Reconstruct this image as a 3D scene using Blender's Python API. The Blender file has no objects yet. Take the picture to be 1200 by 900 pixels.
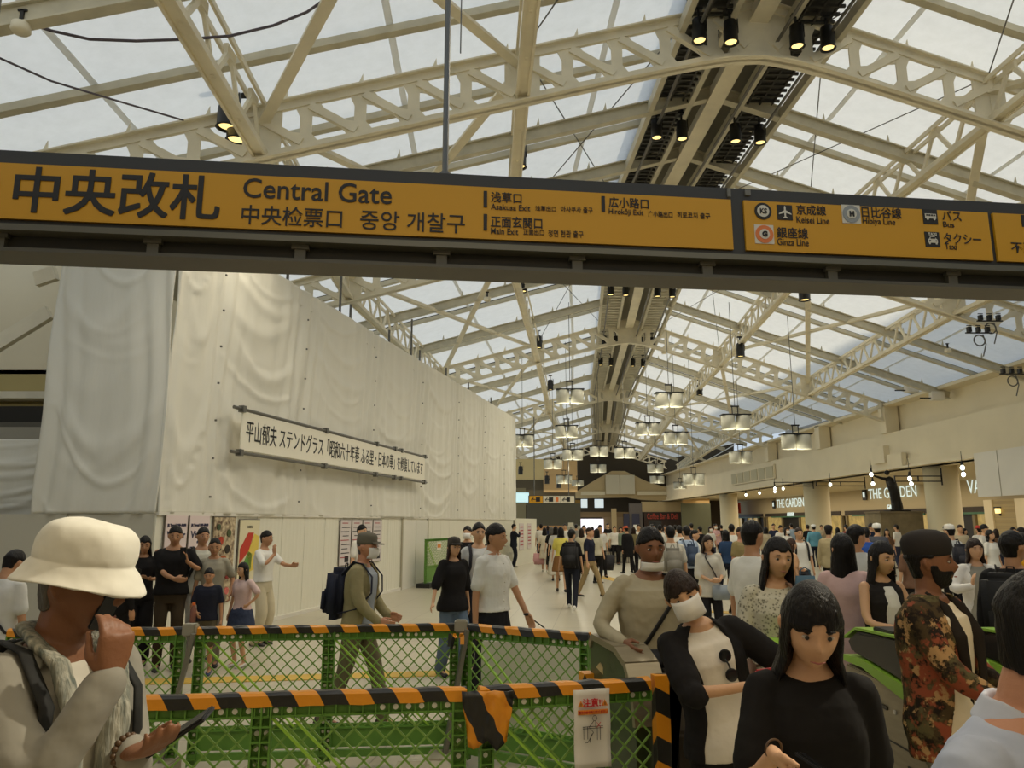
import bpy, bmesh, math, random
from math import sin, cos, pi, radians, sqrt, atan2
from mathutils import Vector, Matrix
random.seed(7)
SC = bpy.context.scene
COL = SC.collection
# ---------------------------------------------------------------- camera, world, light, exposure
FPX = 870.0; CZ = 1.80; TH = math.atan(162/870.0)
cam_d = bpy.data.cameras.new('camera'); cam = bpy.data.objects.new('camera', cam_d); COL.objects.link(cam)
cam_d.sensor_width = 36; cam_d.lens = 36*FPX/1200; cam_d.clip_start = .05; cam_d.clip_end = 600
cam.location = (0, 0, CZ); cam.rotation_euler = (pi/2+TH, 0, 0)
SC.camera = cam
w = bpy.data.worlds.new('sky'); SC.world = w; w.use_nodes = True
bg = w.node_tree.nodes['Background']; bg.inputs[0].default_value = (.76, .88, 1, 1); bg.inputs[1].default_value = .74
def sun():
    d = bpy.data.lights.new('sun', 'SUN'); d.energy = 2.05; d.color = (1, .90, .70); d.angle = .02
    o = bpy.data.objects.new('sun', d); COL.objects.link(o)
    el, az = radians(42), radians(14)      # from the right, a little beyond
    dirv = Vector((cos(el)*cos(az), cos(el)*sin(az), sin(el)))
    o.rotation_euler = dirv.to_track_quat('Z', 'Y').to_euler(); o.location = (30, 20, 60)
sun()
def area(x, y, z, sx, sy, e, colr=(1, .86, .62), rx=0):
    d = bpy.data.lights.new('ceiling_lamps_and_fill', 'AREA'); d.shape = 'RECTANGLE'; d.size = sx; d.size_y = sy; d.energy = e; d.color = colr
    o = bpy.data.objects.new('ceiling_lamps_and_fill', d); COL.objects.link(o); o.location = (x, y, z); o.rotation_euler = (rx, 0, 0)
area(2, -5, 5.3, 12, 8, 230)                 # unseen fill light added in the gate hall behind the camera
area(1.5, 1.6, 5.35, 8, 2.2, 85)             # added fill above the gate row, out of view, brightens the foreground
area(26, 32, 4.4, 7, 26, 700); area(26, 70, 4.4, 7, 46, 1300)      # downlights of the shop arcade
area(4, 82, 5.2, 12, 14, 300); area(15, 84, 7.0, 8, 14, 260)
SC.view_settings.view_transform = 'Standard'; SC.view_settings.look = 'None'
SC.view_settings.exposure = 0.0; SC.view_settings.gamma = 1.0; SC.view_settings.use_curve_mapping = False
SC.cycles.max_bounces = 8; SC.cycles.diffuse_bounces = 5; SC.cycles.glossy_bounces = 3
SC.cycles.transmission_bounces = 6; SC.cycles.transparent_max_bounces = 8
SC.cycles.sample_clamp_indirect = 4; SC.cycles.caustics_reflective = False; SC.cycles.caustics_refractive = False

# ---------------------------------------------------------------- pixel -> place helpers (used to take distances from the photograph)
def ray(px, py):
    r = (px-600)/FPX; u = (450-py)/FPX
    return Vector((r, cos(TH)-u*sin(TH), sin(TH)+u*cos(TH)))
def atz(px, py, z):
    d = ray(px, py); return Vector((0, 0, CZ))+d*((z-CZ)/d.z)
def aty(px, py, Y):
    d = ray(px, py); return Vector((0, 0, CZ))+d*(Y/d.y)
# ---------------------------------------------------------------- materials
def srgb(c):
    return tuple(((v/255)/12.92 if v/255 <= .04045 else ((v/255+.055)/1.055)**2.4) for v in c)
_m = {}
def mat(name, rgb, rough=.6, metal=0, noise=0, nscale=8, bump=0, bscale=60, emit=None, estr=1, stretch=None, rgb2=None, spec=.4):
    if name in _m: return _m[name]
    m = bpy.data.materials.new(name); _m[name] = m; m.use_nodes = True
    nt = m.node_tree; b = nt.nodes['Principled BSDF']; L = nt.links
    c = srgb(rgb); b.inputs['Base Color'].default_value = (*c, 1)
    b.inputs['Roughness'].default_value = rough; b.inputs['Metallic'].default_value = metal
    b.inputs['Specular IOR Level'].default_value = spec
    tc = nt.nodes.new('ShaderNodeTexCoord'); mp = nt.nodes.new('ShaderNodeMapping'); L.new(tc.outputs['Object'], mp.inputs[0])
    if stretch: mp.inputs['Scale'].default_value = stretch
    if noise or rgb2:
        n = nt.nodes.new('ShaderNodeTexNoise'); n.inputs['Scale'].default_value = nscale; n.inputs['Detail'].default_value = 5
        L.new(mp.outputs[0], n.inputs['Vector'])
        cr = nt.nodes.new('ShaderNodeValToRGB'); L.new(n.outputs[0], cr.inputs[0])
        c2 = srgb(rgb2) if rgb2 else tuple(v*(1-noise) for v in c)
        cr.color_ramp.elements[0].position = .35; cr.color_ramp.elements[1].position = .65
        cr.color_ramp.elements[0].color = (*c2, 1); cr.color_ramp.elements[1].color = (*c, 1)
        L.new(cr.outputs[0], b.inputs['Base Color'])
    if bump:
        n = nt.nodes.new('ShaderNodeTexNoise'); n.inputs['Scale'].default_value = bscale; n.inputs['Detail'].default_value = 3
        L.new(mp.outputs[0], n.inputs['Vector'])
        bp = nt.nodes.new('ShaderNodeBump'); bp.inputs['Strength'].default_value = bump; bp.inputs['Distance'].default_value = .02
        L.new(n.outputs[0], bp.inputs['Height']); L.new(bp.outputs[0], b.inputs['Normal'])
    if emit:
        b.inputs['Emission Color'].default_value = (*srgb(emit), 1); b.inputs['Emission Strength'].default_value = estr
    return m
M_STEEL = mat('cream_painted_steel', (236, 227, 202), .5, noise=.12, nscale=2)
M_STEEL2 = mat('grey_cream_steel', (206, 199, 176), .5, noise=.15, nscale=3)
M_DARK = mat('dark_grating', (62, 60, 54), .6, noise=.3, nscale=6)
M_BLACK = mat('black_metal', (32, 31, 29), .45)
M_PIPE = mat('grey_pipe', (104, 102, 96), .4, metal=.5)
M_WALL = mat('cream_wall', (230, 218, 188), .7, noise=.06, nscale=.6)
M_WALL2 = mat('grey_wall', (176, 168, 146), .7, noise=.08, nscale=.5)
M_WHITE = mat('white_panel', (226, 221, 208), .55, noise=.04, nscale=1)
M_GREEN = mat('green_plastic', (100, 146, 58), .42, noise=.2, nscale=5)
M_LIME = mat('lime_plastic', (150, 194, 66), .4)
M_GLOW = mat('lamp_glow', (255, 236, 180), .5, emit=(255, 222, 140), estr=1.5)
M_COOL = mat('cool_lamp_glow', (255, 255, 240), .5, emit=(250, 255, 235), estr=6)
M_SHADE = mat('lamp_shade_cloth', (206, 204, 188), .7)
M_STAIN = mat('brushed_steel', (158, 146, 120), .35, metal=.35, noise=.15, nscale=4, stretch=(1, 1, 12))
M_BROWN = mat('dark_brown_panel', (60, 50, 40), .6, noise=.2, nscale=2)
M_BRONZE = mat('dark_bronze', (36, 32, 26), .45, metal=.4)

def roofmat():
    m = bpy.data.materials.new('roof_membrane'); m.use_nodes = True; nt = m.node_tree; L = nt.links
    nt.nodes.remove(nt.nodes['Principled BSDF']); out = nt.nodes['Material Output']
    d = nt.nodes.new('ShaderNodeBsdfDiffuse'); t = nt.nodes.new('ShaderNodeBsdfTranslucent'); mx = nt.nodes.new('ShaderNodeMixShader')
    tc = nt.nodes.new('ShaderNodeTexCoord'); n = nt.nodes.new('ShaderNodeTexNoise'); n.inputs['Scale'].default_value = 3.2; n.inputs['Detail'].default_value = 9
    n.inputs['Roughness'].default_value = .7
    L.new(tc.outputs['Object'], n.inputs['Vector'])
    cr = nt.nodes.new('ShaderNodeValToRGB'); cr.color_ramp.elements[0].position = .3; cr.color_ramp.elements[1].position = .62
    cr.color_ramp.elements[0].color = (.865, .86, .83, 1); cr.color_ramp.elements[1].color = (.93, .925, .90, 1)
    L.new(n.outputs[0], cr.inputs[0]); L.new(cr.outputs[0], d.inputs[0]); L.new(cr.outputs[0], t.inputs[0])
    mx.inputs[0].default_value = .62; L.new(d.outputs[0], mx.inputs[1]); L.new(t.outputs[0], mx.inputs[2]); L.new(mx.outputs[0], out.inputs[0])
    return m
M_ROOF = roofmat()
M_SEAM = M_ROOF.copy(); M_SEAM.name = 'membrane_seam'
for nd in M_SEAM.node_tree.nodes:
    if nd.type == 'MIX_SHADER': nd.inputs[0].default_value = .5
# ---------------------------------------------------------------- mesh helpers
def link(name, me, m, parent=None, smooth=False):
    me.materials.append(m)
    if smooth:
        for p in me.polygons: p.use_smooth = True
    o = bpy.data.objects.new(name, me); COL.objects.link(o)
    if parent: o.parent = parent
    return o
def obj(name, bm, m, parent=None, smooth=False):
    me = bpy.data.meshes.new(name); bmesh.ops.recalc_face_normals(bm, faces=bm.faces); bm.to_mesh(me); bm.free()
    return link(name, me, m, parent, smooth)
def tag(o, label, cat, group=None):
    o['label'] = label; o['category'] = cat
    if group: o['group'] = group
    return o
def struct(o): o['kind'] = 'structure'; return o
def thing(name, label, cat, loc=(0, 0, 0), rz=0, group=None):
    o = bpy.data.objects.new(name, None); o.empty_display_size = .1; COL.objects.link(o); o.location = loc; o.rotation_euler = (0, 0, rz)
    return tag(o, label, cat, group)
def dup(root, loc, rz, label, group=None, scale=None):
    r = root.copy(); COL.objects.link(r); r.location = loc; r.rotation_euler = (0, 0, rz); r['label'] = label
    if group: r['group'] = group
    if scale: r.scale = scale
    for ch in list(root.children):
        c = ch.copy(); COL.objects.link(c); c.parent = r
        for g in list(ch.children):
            d = g.copy(); COL.objects.link(d); d.parent = c
    return r
def box(bm, c, s, rot=None):
    mtx = Matrix.Translation(c)
    if rot is not None: mtx = mtx @ rot.to_matrix().to_4x4() if hasattr(rot, 'to_matrix') else mtx @ rot
    mtx = mtx @ Matrix.Diagonal((s[0], s[1], s[2], 1))
    bmesh.ops.create_cube(bm, size=1, matrix=mtx)
def bar(bm, a, b, wd, hg, up=Vector((0, 0, 1))):
    """rectangular bar from a to b; wd across, hg along up"""
    a = Vector(a); b = Vector(b); d = b-a; L_ = d.length
    if L_ < 1e-6: return
    z = d.normalized(); x = up.cross(z)
    if x.length < 1e-4: x = Vector((1, 0, 0)).cross(z)
    x.normalize(); y = z.cross(x)
    R = Matrix((x, y, z)).transposed().to_4x4()
    bmesh.ops.create_cube(bm, size=1, matrix=Matrix.Translation((a+b)/2) @ R @ Matrix.Diagonal((wd, hg, L_, 1)))
def tube(bm, a, b, r, r2=None, seg=10):
    a = Vector(a); b = Vector(b); d = b-a
    q = d.to_track_quat('Z', 'Y').to_matrix().to_4x4()
    bmesh.ops.create_cone(bm, cap_ends=True, segments=seg, radius1=r, radius2=r if r2 is None else r2, depth=d.length, matrix=Matrix.Translation((a+b)/2) @ q)
def pipe(bm, pts, r, seg=8, flat=1.0):
    """swept round pipe through points"""
    pts = [Vector(p) for p in pts]; rings = []
    n = len(pts); prev = None
    for i, p in enumerate(pts):
        t = (pts[min(i+1, n-1)]-pts[max(i-1, 0)]).normalized()
        if prev is None:
            x = t.orthogonal().normalized()
        else:
            x = (prev-t*prev.dot(t)).normalized()
        prev = x; y = t.cross(x)
        rr = r[i] if isinstance(r, (list, tuple)) else r
        rings.append([bm.verts.new(p+x*cos(2*pi*k/seg)*rr+y*sin(2*pi*k/seg)*rr*flat) for k in range(seg)])
    for i in range(n-1):
        for k in range(seg):
            bm.faces.new((rings[i][k], rings[i][(k+1) % seg], rings[i+1][(k+1) % seg], rings[i+1][k]))
    bm.faces.new(rings[0][::-1]); bm.faces.new(rings[-1])
def prism(bm, pts, th):
    """closed outline (list of 3D points, planar) extruded by vector th"""
    a = [bm.verts.new(Vector(p)) for p in pts]; b = [bm.verts.new(Vector(p)+Vector(th)) for p in pts]
    bm.faces.new(a); bm.faces.new(b[::-1]); n = len(pts)
    for i in range(n): bm.faces.new((a[i], b[i], b[(i+1) % n], a[(i+1) % n]))
def mbx(name, c, s, m, parent=None, bev=0):
    bm = bmesh.new(); box(bm, c, s)
    if bev: bmesh.ops.bevel(bm, geom=bm.edges[:], offset=bev, segments=2, affect='EDGES')
    return obj(name, bm, m, parent)
def lathe(bm, prof, seg=24, c=(0, 0, 0)):
    rings = [[bm.verts.new((c[0]+r*cos(2*pi*k/seg), c[1]+r*sin(2*pi*k/seg), c[2]+z)) for k in range(seg)] for r, z in prof]
    for i in range(len(rings)-1):
        for k in range(seg): bm.faces.new((rings[i][k], rings[i][(k+1) % seg], rings[i+1][(k+1) % seg], rings[i+1][k]))
    bm.faces.new(rings[0][::-1]); bm.faces.new(rings[-1])
def text(s, size, m, parent, loc, rot, name='lettering', bold=0, sx=1.0, align='LEFT', ext=.002, fat=0):
    c = bpy.data.curves.new(name, 'FONT'); c.body = s; c.size = size; c.offset = bold; c.extrude = ext; c.align_x = align; c.resolution_u = 3
    t = bpy.data.objects.new('tmp', c); COL.objects.link(t)
    dg = bpy.context.evaluated_depsgraph_get(); me = bpy.data.meshes.new_from_object(t.evaluated_get(dg), depsgraph=dg)
    bpy.data.objects.remove(t); bpy.data.curves.remove(c)
    if fat:     # heavier strokes: the same outlines laid side by side
        b_ = bmesh.new(); b_.from_mesh(me); src = b_.copy(); b_.clear()
        for dx, dy in ((-1, -1), (1, -1), (-1, 1), (1, 1), (0, 0), (1, 0), (-1, 0), (0, 1), (0, -1)):
            tmp = bpy.data.meshes.new('t'); src.to_mesh(tmp); tmp.transform(Matrix.Translation((dx*fat, dy*fat, .0002*(dx+2*dy)))); b_.from_mesh(tmp); bpy.data.meshes.remove(tmp)
        b_.to_mesh(me); b_.free(); src.free()
    me.name = name; me.materials.clear(); me.materials.append(m)
    o = bpy.data.objects.new(name, me); COL.objects.link(o); o.parent = parent
    o.location = loc; o.rotation_euler = rot; o.scale = (sx, 1, 1)
    return o

# ================================================================ SETTING
def floormat():
    m = bpy.data.materials.new('floor_tiles'); m.use_nodes = True; nt = m.node_tree; L = nt.links; b = nt.nodes['Principled BSDF']
    tc = nt.nodes.new('ShaderNodeTexCoord'); mp = nt.nodes.new('ShaderNodeMapping'); mp.inputs['Rotation'].default_value = (0, 0, .12)
    L.new(tc.outputs['Object'], mp.inputs[0])
    br = nt.nodes.new('ShaderNodeTexBrick'); br.offset = 0; br.inputs['Scale'].default_value = 1
    br.inputs['Brick Width'].default_value = .9; br.inputs['Row Height'].default_value = .9; br.inputs['Mortar Size'].default_value = .006
    br.inputs['Color1'].default_value = (.53, .48, .36, 1); br.inputs['Color2'].default_value = (.50, .452, .34, 1); br.inputs['Mortar'].default_value = (.34, .30, .225, 1)
    n = nt.nodes.new('ShaderNodeTexNoise'); n.inputs['Scale'].default_value = .35; n.inputs['Detail'].default_value = 6; L.new(mp.outputs[0], n.inputs['Vector'])
    mx = nt.nodes.new('ShaderNodeMix'); mx.data_type = 'RGBA'; mx.blend_type = 'MULTIPLY'; mx.inputs[0].default_value = .15
    L.new(mp.outputs[0], br.inputs['Vector']); L.new(br.outputs[0], mx.inputs[6]); L.new(n.outputs[0], mx.inputs[7]); L.new(mx.outputs[2], b.inputs['Base Color'])
    n2 = nt.nodes.new('ShaderNodeTexNoise'); n2.inputs['Scale'].default_value = 3; L.new(mp.outputs[0], n2.inputs['Vector'])
    mr = nt.nodes.new('ShaderNodeMapRange'); mr.inputs[3].default_value = .30; mr.inputs[4].default_value = .34; L.new(n2.outputs[0], mr.inputs[0]); L.new(mr.outputs[0], b.inputs['Roughness'])
    b.inputs['Specular IOR Level'].default_value = .5
    return m
bm = bmesh.new(); box(bm, (6, 48, -.1), (56, 128, .2)); struct(obj('floor', bm, floormat()))
# gate hall behind the camera
struct(mbx('ceiling_gate_hall', (4, -6.8, 5.6), (44, 18, .2), M_WALL)); struct(mbx('wall_gate_hall', (4, -15.9, 2.8), (44, .2, 5.6), M_WALL))
# far shop arcade ceiling and side walls
bm = bmesh.new(); box(bm, (26.0, 53, 4.72), (12, 110, .2)); struct(obj('ceiling', bm, mat('arcade_ceiling', (200, 190, 162), .7)))

# ---- roof frame: ridge points at each truss, k = skew of the truss line
RT = [(5.36, 4.8, .09), (5.0, 13.45, .09), (4.72, 22.3, .09), (6.12, 37.5, .13), (7.6, 55.8, .16), (9.9, 76, .16), (12.2, 97, .16), (13.2, 108, .16)]
def ridge(t):
    i = min(int(t), len(RT)-2); f = t-i; a, b = RT[i], RT[i+1]
    return [a[j]*(1-f)+b[j]*f for j in range(3)]
SL = .30
def rp(t, s, z):
    """point on truss line t (fractional), s metres right of ridge, height z"""
    x, y, k = ridge(t); return Vector((x+s, y+k*s, z))
def zb(s): return 11.24-SL*sqrt(s*s+.64)
def zt(s): return 12.15-SL*abs(s)
def zr(s): return 12.62-SL*abs(s)
def s_right(t): return 20.4-ridge(t)[0]
S_LEFT = -15.2
def roof_side(name, side):
    bm = bmesh.new(); NT = 7; ns = 12; g = []
    for i in range(NT+1):
        t = i-.0; end = (s_right(t)+.4) if side > 0 else -(S_LEFT-.4)
        g.append([bm.verts.new(rp(t, side*(1.2+(end-1.2)*j/ns), zr(1.2+(end-1.2)*j/ns))) for j in range(ns+1)])
    for i in range(NT):
        for j in range(ns): bm.faces.new((g[i][j], g[i][j+1], g[i+1][j+1], g[i+1][j]))
    o = obj(name, bm, M_ROOF); struct(o); return o
roof_side('ceiling_left', -1); roof_side('ceiling_right', 1)
# welded seams of the membrane
for s_, nm_ in ((-12, 'far left'), (-7.2, 'left'), (-3, 'inner left'), (3, 'inner right'), (7.2, 'right'), (12, 'far right')):
    bm = bmesh.new()
    for i in range(6): bar(bm, rp(i, s_, zr(s_)-.05), rp(i+1, s_, zr(s_)-.05), .13, .02)
    o = obj('membrane_seam', bm, M_SEAM); tag(o, 'long pale seam band running lengthwise on the %s roof membrane' % nm_, 'seam band', 'membrane seams')
# ridge cap (opaque)
bm = bmesh.new()
for i in range(7):
    for a, b in ((-1.5, 0), (0, 1.5)):
        q = [rp(i, a, zr(a)+.12), rp(i, b, zr(b)+.12), rp(i+1, b, zr(b)+.12), rp(i+1, a, zr(a)+.12)]
        prism(bm, q, (0, 0, .05))
struct(obj('ceiling_ridge', bm, mat('ridge_cap', (150, 144, 124), .7)))

def truss(t, label):
    root = thing('roof_truss', label, 'roof truss', rp(t, 0, 0), 0, 'arched lattice roof trusses')
    org = Vector(rp(t, 0, 0))
    x, y, k = ridge(t); th = Vector((-k, 1, 0)).normalized()*.16
    sr = s_right(t); step = .98
    def P(s, z): return rp(t, s, z)-org
    bm = bmesh.new(); n = 46
    ss = [S_LEFT+(sr-S_LEFT)*i/n for i in range(n+1)]
    def chord(zf, hh, wd):
        bm = bmesh.new()
        for sgn_a in range(n):
            a, b = ss[sgn_a], ss[sgn_a+1]
            if a < 0 < b: segs = ((a, 0), (0, b))
            else: segs = ((a, b),)
            for u, v in segs:
                # web plate + flange (a T section)
                q = [P(u, zf(u)-hh/2), P(v, zf(v)-hh/2), P(v, zf(v)+hh/2), P(u, zf(u)+hh/2)]
                prism(bm, [p-th*.25 for p in q], th*.5)
                f = hh/2 if zf is zt else -hh/2
                q = [P(u, zf(u)+f), P(v, zf(v)+f), P(v, zf(v)+f+.035), P(u, zf(u)+f+.035)]
                prism(bm, [p-th*(wd/.32) for p in q], th*(wd/.16))
        return bm
    bt = chord(zt, .15, .26)
    s = S_LEFT+.5
    while s < sr:                                   # small upright clips along the top chord
        if abs(s) > 1.8:
            p = P(s, zt(s)+.1); prism(bt, [p+Vector((-.07, 0, 0)), p+Vector((.05, 0, 0)), p+Vector((.03, 0, .26))], th*.15)
        s += 1.37
    obj('top_chord', bt, M_STEEL, root); obj('bottom_chord', chord(zb, .17, .30), M_STEEL, root)
    # posts (flared gusset plates) and diagonals
    i = 0; s = -int(-S_LEFT/step)*step
    while s <= sr-.3:
        if abs(s) < .3: s += step; continue
        b0, t0 = zb(s), zt(s); fl = .27; w_ = .11
        bm = bmesh.new()
        pr = [(-fl, 0), (-w_, .26), (-w_, .70), (-fl*.8, 1), (fl*.8, 1), (w_, .70), (w_, .26), (fl, 0)]
        prism(bm, [P(s+dx, zb(s+dx)+.03+(zt(s+dx)-zb(s+dx)-.06)*f)-th*.1 for dx, f in pr], th*.2)
        obj('post', bm, M_STEEL, root)
        sg = 1 if s > 0 else -1
        s2 = s-sg*step
        if abs(s) > .5:
            bm = bmesh.new()
            a = P(s-sg*.06, zt(s-sg*.06)-.10); b = P(s2+sg*.06, zb(s2)+.10)
            if sg*s2 <= 0.01: b = P(sg*.3, zb(.3)+.2)
            bar(bm, a, b, .15, .12, up=th); e = (b-a).normalized()
            for p, q in ((a, b), (b, a)):
                dd = (q-p).normalized(); nrm = dd.cross(th).normalized()
                prism(bm, [p-nrm*.20-th*.08, p+nrm*.20-th*.08, p+dd*.34+nrm*.06-th*.08, p+dd*.34-nrm*.06-th*.08], th*.16)
            obj('diagonal', bm, M_STEEL, root)
        s += step
    # solid gusset plate at the apex and at the girder nodes
    for sn, r in ((0, .62), (-9.6, .34), (-4.8, .34), (4.8, .34), (9.6, .40)):
        if sn > sr: continue
        bm = bmesh.new(); m_ = [sn-r, sn-r*.6, sn, sn+r*.6, sn+r]
        prism(bm, [P(q, zb(q)) for q in m_]+[P(q, zt(q)) for q in m_[::-1]], th*.32)
        obj('gusset_plate', bm, M_STEEL, root)
    return root
names = ['', 'nearest arched lattice truss, crossing above the hanging yellow sign', 'second arched lattice truss, just behind the lower edge of the yellow sign',
         'third arched lattice truss, meeting the right wall below the sign', 'fourth arched lattice truss, above the first pair of drum pendant lamps',
         'fifth arched lattice truss, small, behind the clustered drum lamps', 'farthest arched lattice truss, just before the far gable']
for t in range(1, 7): truss(t, names[t])

# ---- rafters and gutters between the trusses
bay_name = ['before the nearest truss', 'in the bay behind the sign', 'in the bay below the sign', 'before the fourth truss', 'before the fifth truss', 'before the farthest truss']
def clip_side(t, side): return 1.25, (s_right(t) if side > 0 else -S_LEFT)
def rafter(t, side, label, far=0):
    a, b = clip_side(t, side); org = rp(t, 0, 0)
    bm = bmesh.new()
    if not far: a = .1
    p, q = rp(t, side*a, zt(a)-.12)-org, rp(t, side*b, zt(b)-.12)-org
    bar(bm, p, q, .07, .30); bar(bm, p+Vector((0, 0, .15)), q+Vector((0, 0, .15)), .2, .03); bar(bm, p-Vector((0, 0, .15)), q-Vector((0, 0, .15)), .2, .03)
    o = obj('rafter', bm, M_STEEL2, None); o.location = org
    bm = bmesh.new(); s = a+1
    while s < b-.4:
        c = rp(t, side*s, zt(s)+.05)-org; prism(bm, [c+Vector((-.05, 0, 0)), c+Vector((.05, 0, 0)), c+Vector((.02, 0, .24))], (0, .03, 0)); s += 1.6
    b2 = bmesh.new(); b2.from_mesh(o.data); tmp = bpy.data.meshes.new('t'); bm.to_mesh(tmp); b2.from_mesh(tmp); b2.to_mesh(o.data); b2.free(); bm.free(); bpy.data.meshes.remove(tmp)
    return tag(o, label, 'rafter', 'rafters under the membrane roof')
def gutter(t, side, label):
    a, b = clip_side(t, side); org = rp(t, 0, 0); bm = bmesh.new()
    p, q = rp(t, side*a, zr(a)-.16)-org, rp(t, side*b, zr(b)-.16)-org
    bar(bm, p, q, .17, .14); o = obj('purlin', bm, M_STEEL2); o.location = org
    bm = bmesh.new(); bar(bm, p+Vector((0, .1, .1)), q+Vector((0, .1, .1)), .08, .10); obj('cable_tray', bm, M_DARK, o)
    bm = bmesh.new(); s = a+.6
    while s < b-.3:
        u = rp(t, side*s, zr(s)-.05)-org; v = rp(t, side*(s+.45), zr(s+.45)-.05)-org; bar(bm, u, v, .22, .07); s += 1.9
    bm.free()
    return tag(o, label, 'roof purlin', 'thin purlins with cable trays under the membrane roof')
for i in range(0, 6):
    for side, sn in ((-1, 'left'), (1, 'right')):
        for f, fn in ((1/3, 'nearer'), (2/3, 'farther')):
            if i == 0 and f < .5: continue
            if i == 0: f = .60
            rafter(i+f, side, '%s cream rafter on the %s slope %s' % (fn, sn, bay_name[i]), i >= 2)
        for f, fn in ((1/6, 'nearest'), (1/2, 'middle'), (5/6, 'farthest')):
            if i == 0 and f < .8: continue
            if i == 0: f = .875
            gutter(i+f, side, '%s cable tray purlin on the %s slope %s' % (fn, sn, bay_name[i]))

# ---- longitudinal lattice girders
def girder(t0, t1, s, label):
    org = rp((t0+t1)/2, s, 0); a0, a1 = rp(t0, s, 0), rp(t1, s, 0)
    root = thing('lattice_girder', label, 'lattice girder', org, 0, 'longitudinal lattice girders')
    b_, tp = zb(s)+.05, zt(s)-.02
    L_ = (a1-a0).length; n = max(4, int(L_/1.15)); d = (a1-a0)/n
    for nm, z, hh, ofs in (('bottom_chord', b_, .12, .13), ('top_chord', tp, .10, .0), ):
        bm = bmesh.new()
        for dx in ((-.11, .11)):
            bar(bm, a0-org+Vector((dx, 0, z)), a1-org+Vector((dx, 0, z)), .05, hh)
        if nm == 'bottom_chord': bar(bm, a0-org+Vector((0, 0, z)), a1-org+Vector((0, 0, z)), .2, .025)
        obj(nm, bm, M_STEEL, root)
    for j in range(n):
        p = a0+d*j-org; q = p+d; bm = bmesh.new(); m_ = (p+q)/2
        bar(bm, p+Vector((0, 0, b_)), m_+Vector((0, 0, tp)), .055, .09); bar(bm, m_+Vector((0, 0, tp)), q+Vector((0, 0, b_)), .055, .09)
        box(bm, m_+Vector((0, 0, tp-.08)), (.07, .34, .18)); box(bm, p+Vector((0, 0, b_+.08)), (.07, .34, .18))
        obj('lattice_web', bm, M_STEEL, root)
for s, nm in ((-9.6, 'lower left'), (-4.8, 'upper left'), (4.8, 'upper right'), (9.6, 'lower right')):
    for i in range(0, 6):
        girder(i, i+1, s, '%s lattice girder of the roof %s' % (nm, bay_name[i]))

# ---- flat X bracing
def brace(i, s0, s1, label, cable=False):
    t0 = i if i else .1
    org = rp(i+.5, (s0+s1)/2, 0); name = 'tie_cable' if cable else 'roof_brace'
    for ta, tb, wch in ((t0, i+1, 'rising to the right'), (i+1, t0, 'rising to the left')):
        bm = bmesh.new(); dz = -.25 if not cable else .1
        p = rp(ta, s0, zt(s0)+dz)-org; q = rp(tb, s1, zt(s1)+dz)-org
        if cable: tube(bm, p, q, .014, seg=6)
        else: bar(bm, p, q, .2, .06); bar(bm, p+Vector((0, 0, .06)), q+Vector((0, 0, .06)), .03, .1)
        o = obj(name, bm, M_PIPE if cable else M_STEEL); o.location = org
        tag(o, label+(', outward strand' if ta < tb else ', inward strand'), 'tie cable' if cable else 'roof brace', 'roof tie cables' if cable else 'diagonal roof braces')
for i in range(0, 5):
    brace(i, -9.6, -4.8, 'flat brace on the left slope '+bay_name[i])
    brace(i, 4.8, 9.6, 'flat brace on the right slope '+bay_name[i])
    if i < 3:
        brace(i, -4.8, -1.4, 'tie cable left of the ridge '+bay_name[i], True)
        brace(i, 1.4, 4.8, 'tie cable right of the ridge '+bay_name[i], True)

# ---- ridge beam, grating walkways and louvres
for i in range(0, 6):
    a, b = rp(max(i, .7), 0, 11.95), rp(i+1, 0, 11.95)
    org = rp(i+.5, 0, 0); org.z = 0
    root = thing('ridge_catwalk', 'ridge catwalk with centre beam and gratings '+bay_name[i], 'ridge catwalk', org, 0, 'ridge catwalk sections')
    bm = bmesh.new(); a -= org; b -= org
    bar(bm, a, b, .26, .34); bar(bm, a-Vector((0, 0, .18)), b-Vector((0, 0, .18)), .40, .03); obj('centre_beam', bm, M_STEEL, root)
    for dx in (-1.62, -.62, .62, 1.62):
        bm = bmesh.new(); v = Vector((dx, 0, -.28*abs(dx))); bar(bm, a+v, b+v, .12, .24); obj('side_beam', bm, M_STEEL2, root)
    for dx in (-1.1, 1.1):
        bm = bmesh.new(); v = Vector((dx, 0, -.18)); n = int((b-a).length/.22)
        bar(bm, a+v+Vector((0, 0, .2)), b+v+Vector((0, 0, .2)), .86, .02)
        d = (b-a)/n
        if i < 2:
            for j in range(n): p = a+v+d*j; box(bm, p, (.86, .05, .06))
            for kx in (-.3, 0, .3): bar(bm, a+v+Vector((kx, 0, 0)), b+v+Vector((kx, 0, 0)), .04, .05)
            obj('grating', bm, M_DARK, root)
        else:
            for j in range(0, n, 2): p = a+v+d*j; box(bm, p, (.86, .16, .05))
            obj('louvre', bm, M_STEEL2, root)
    bm = bmesh.new()
    for dx in (-1.35, 1.3, .35): tube(bm, a+Vector((dx, 0, -.62)), b+Vector((dx, 0, -.62)), .035)
    obj('conduit', bm, M_PIPE, root)

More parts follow.
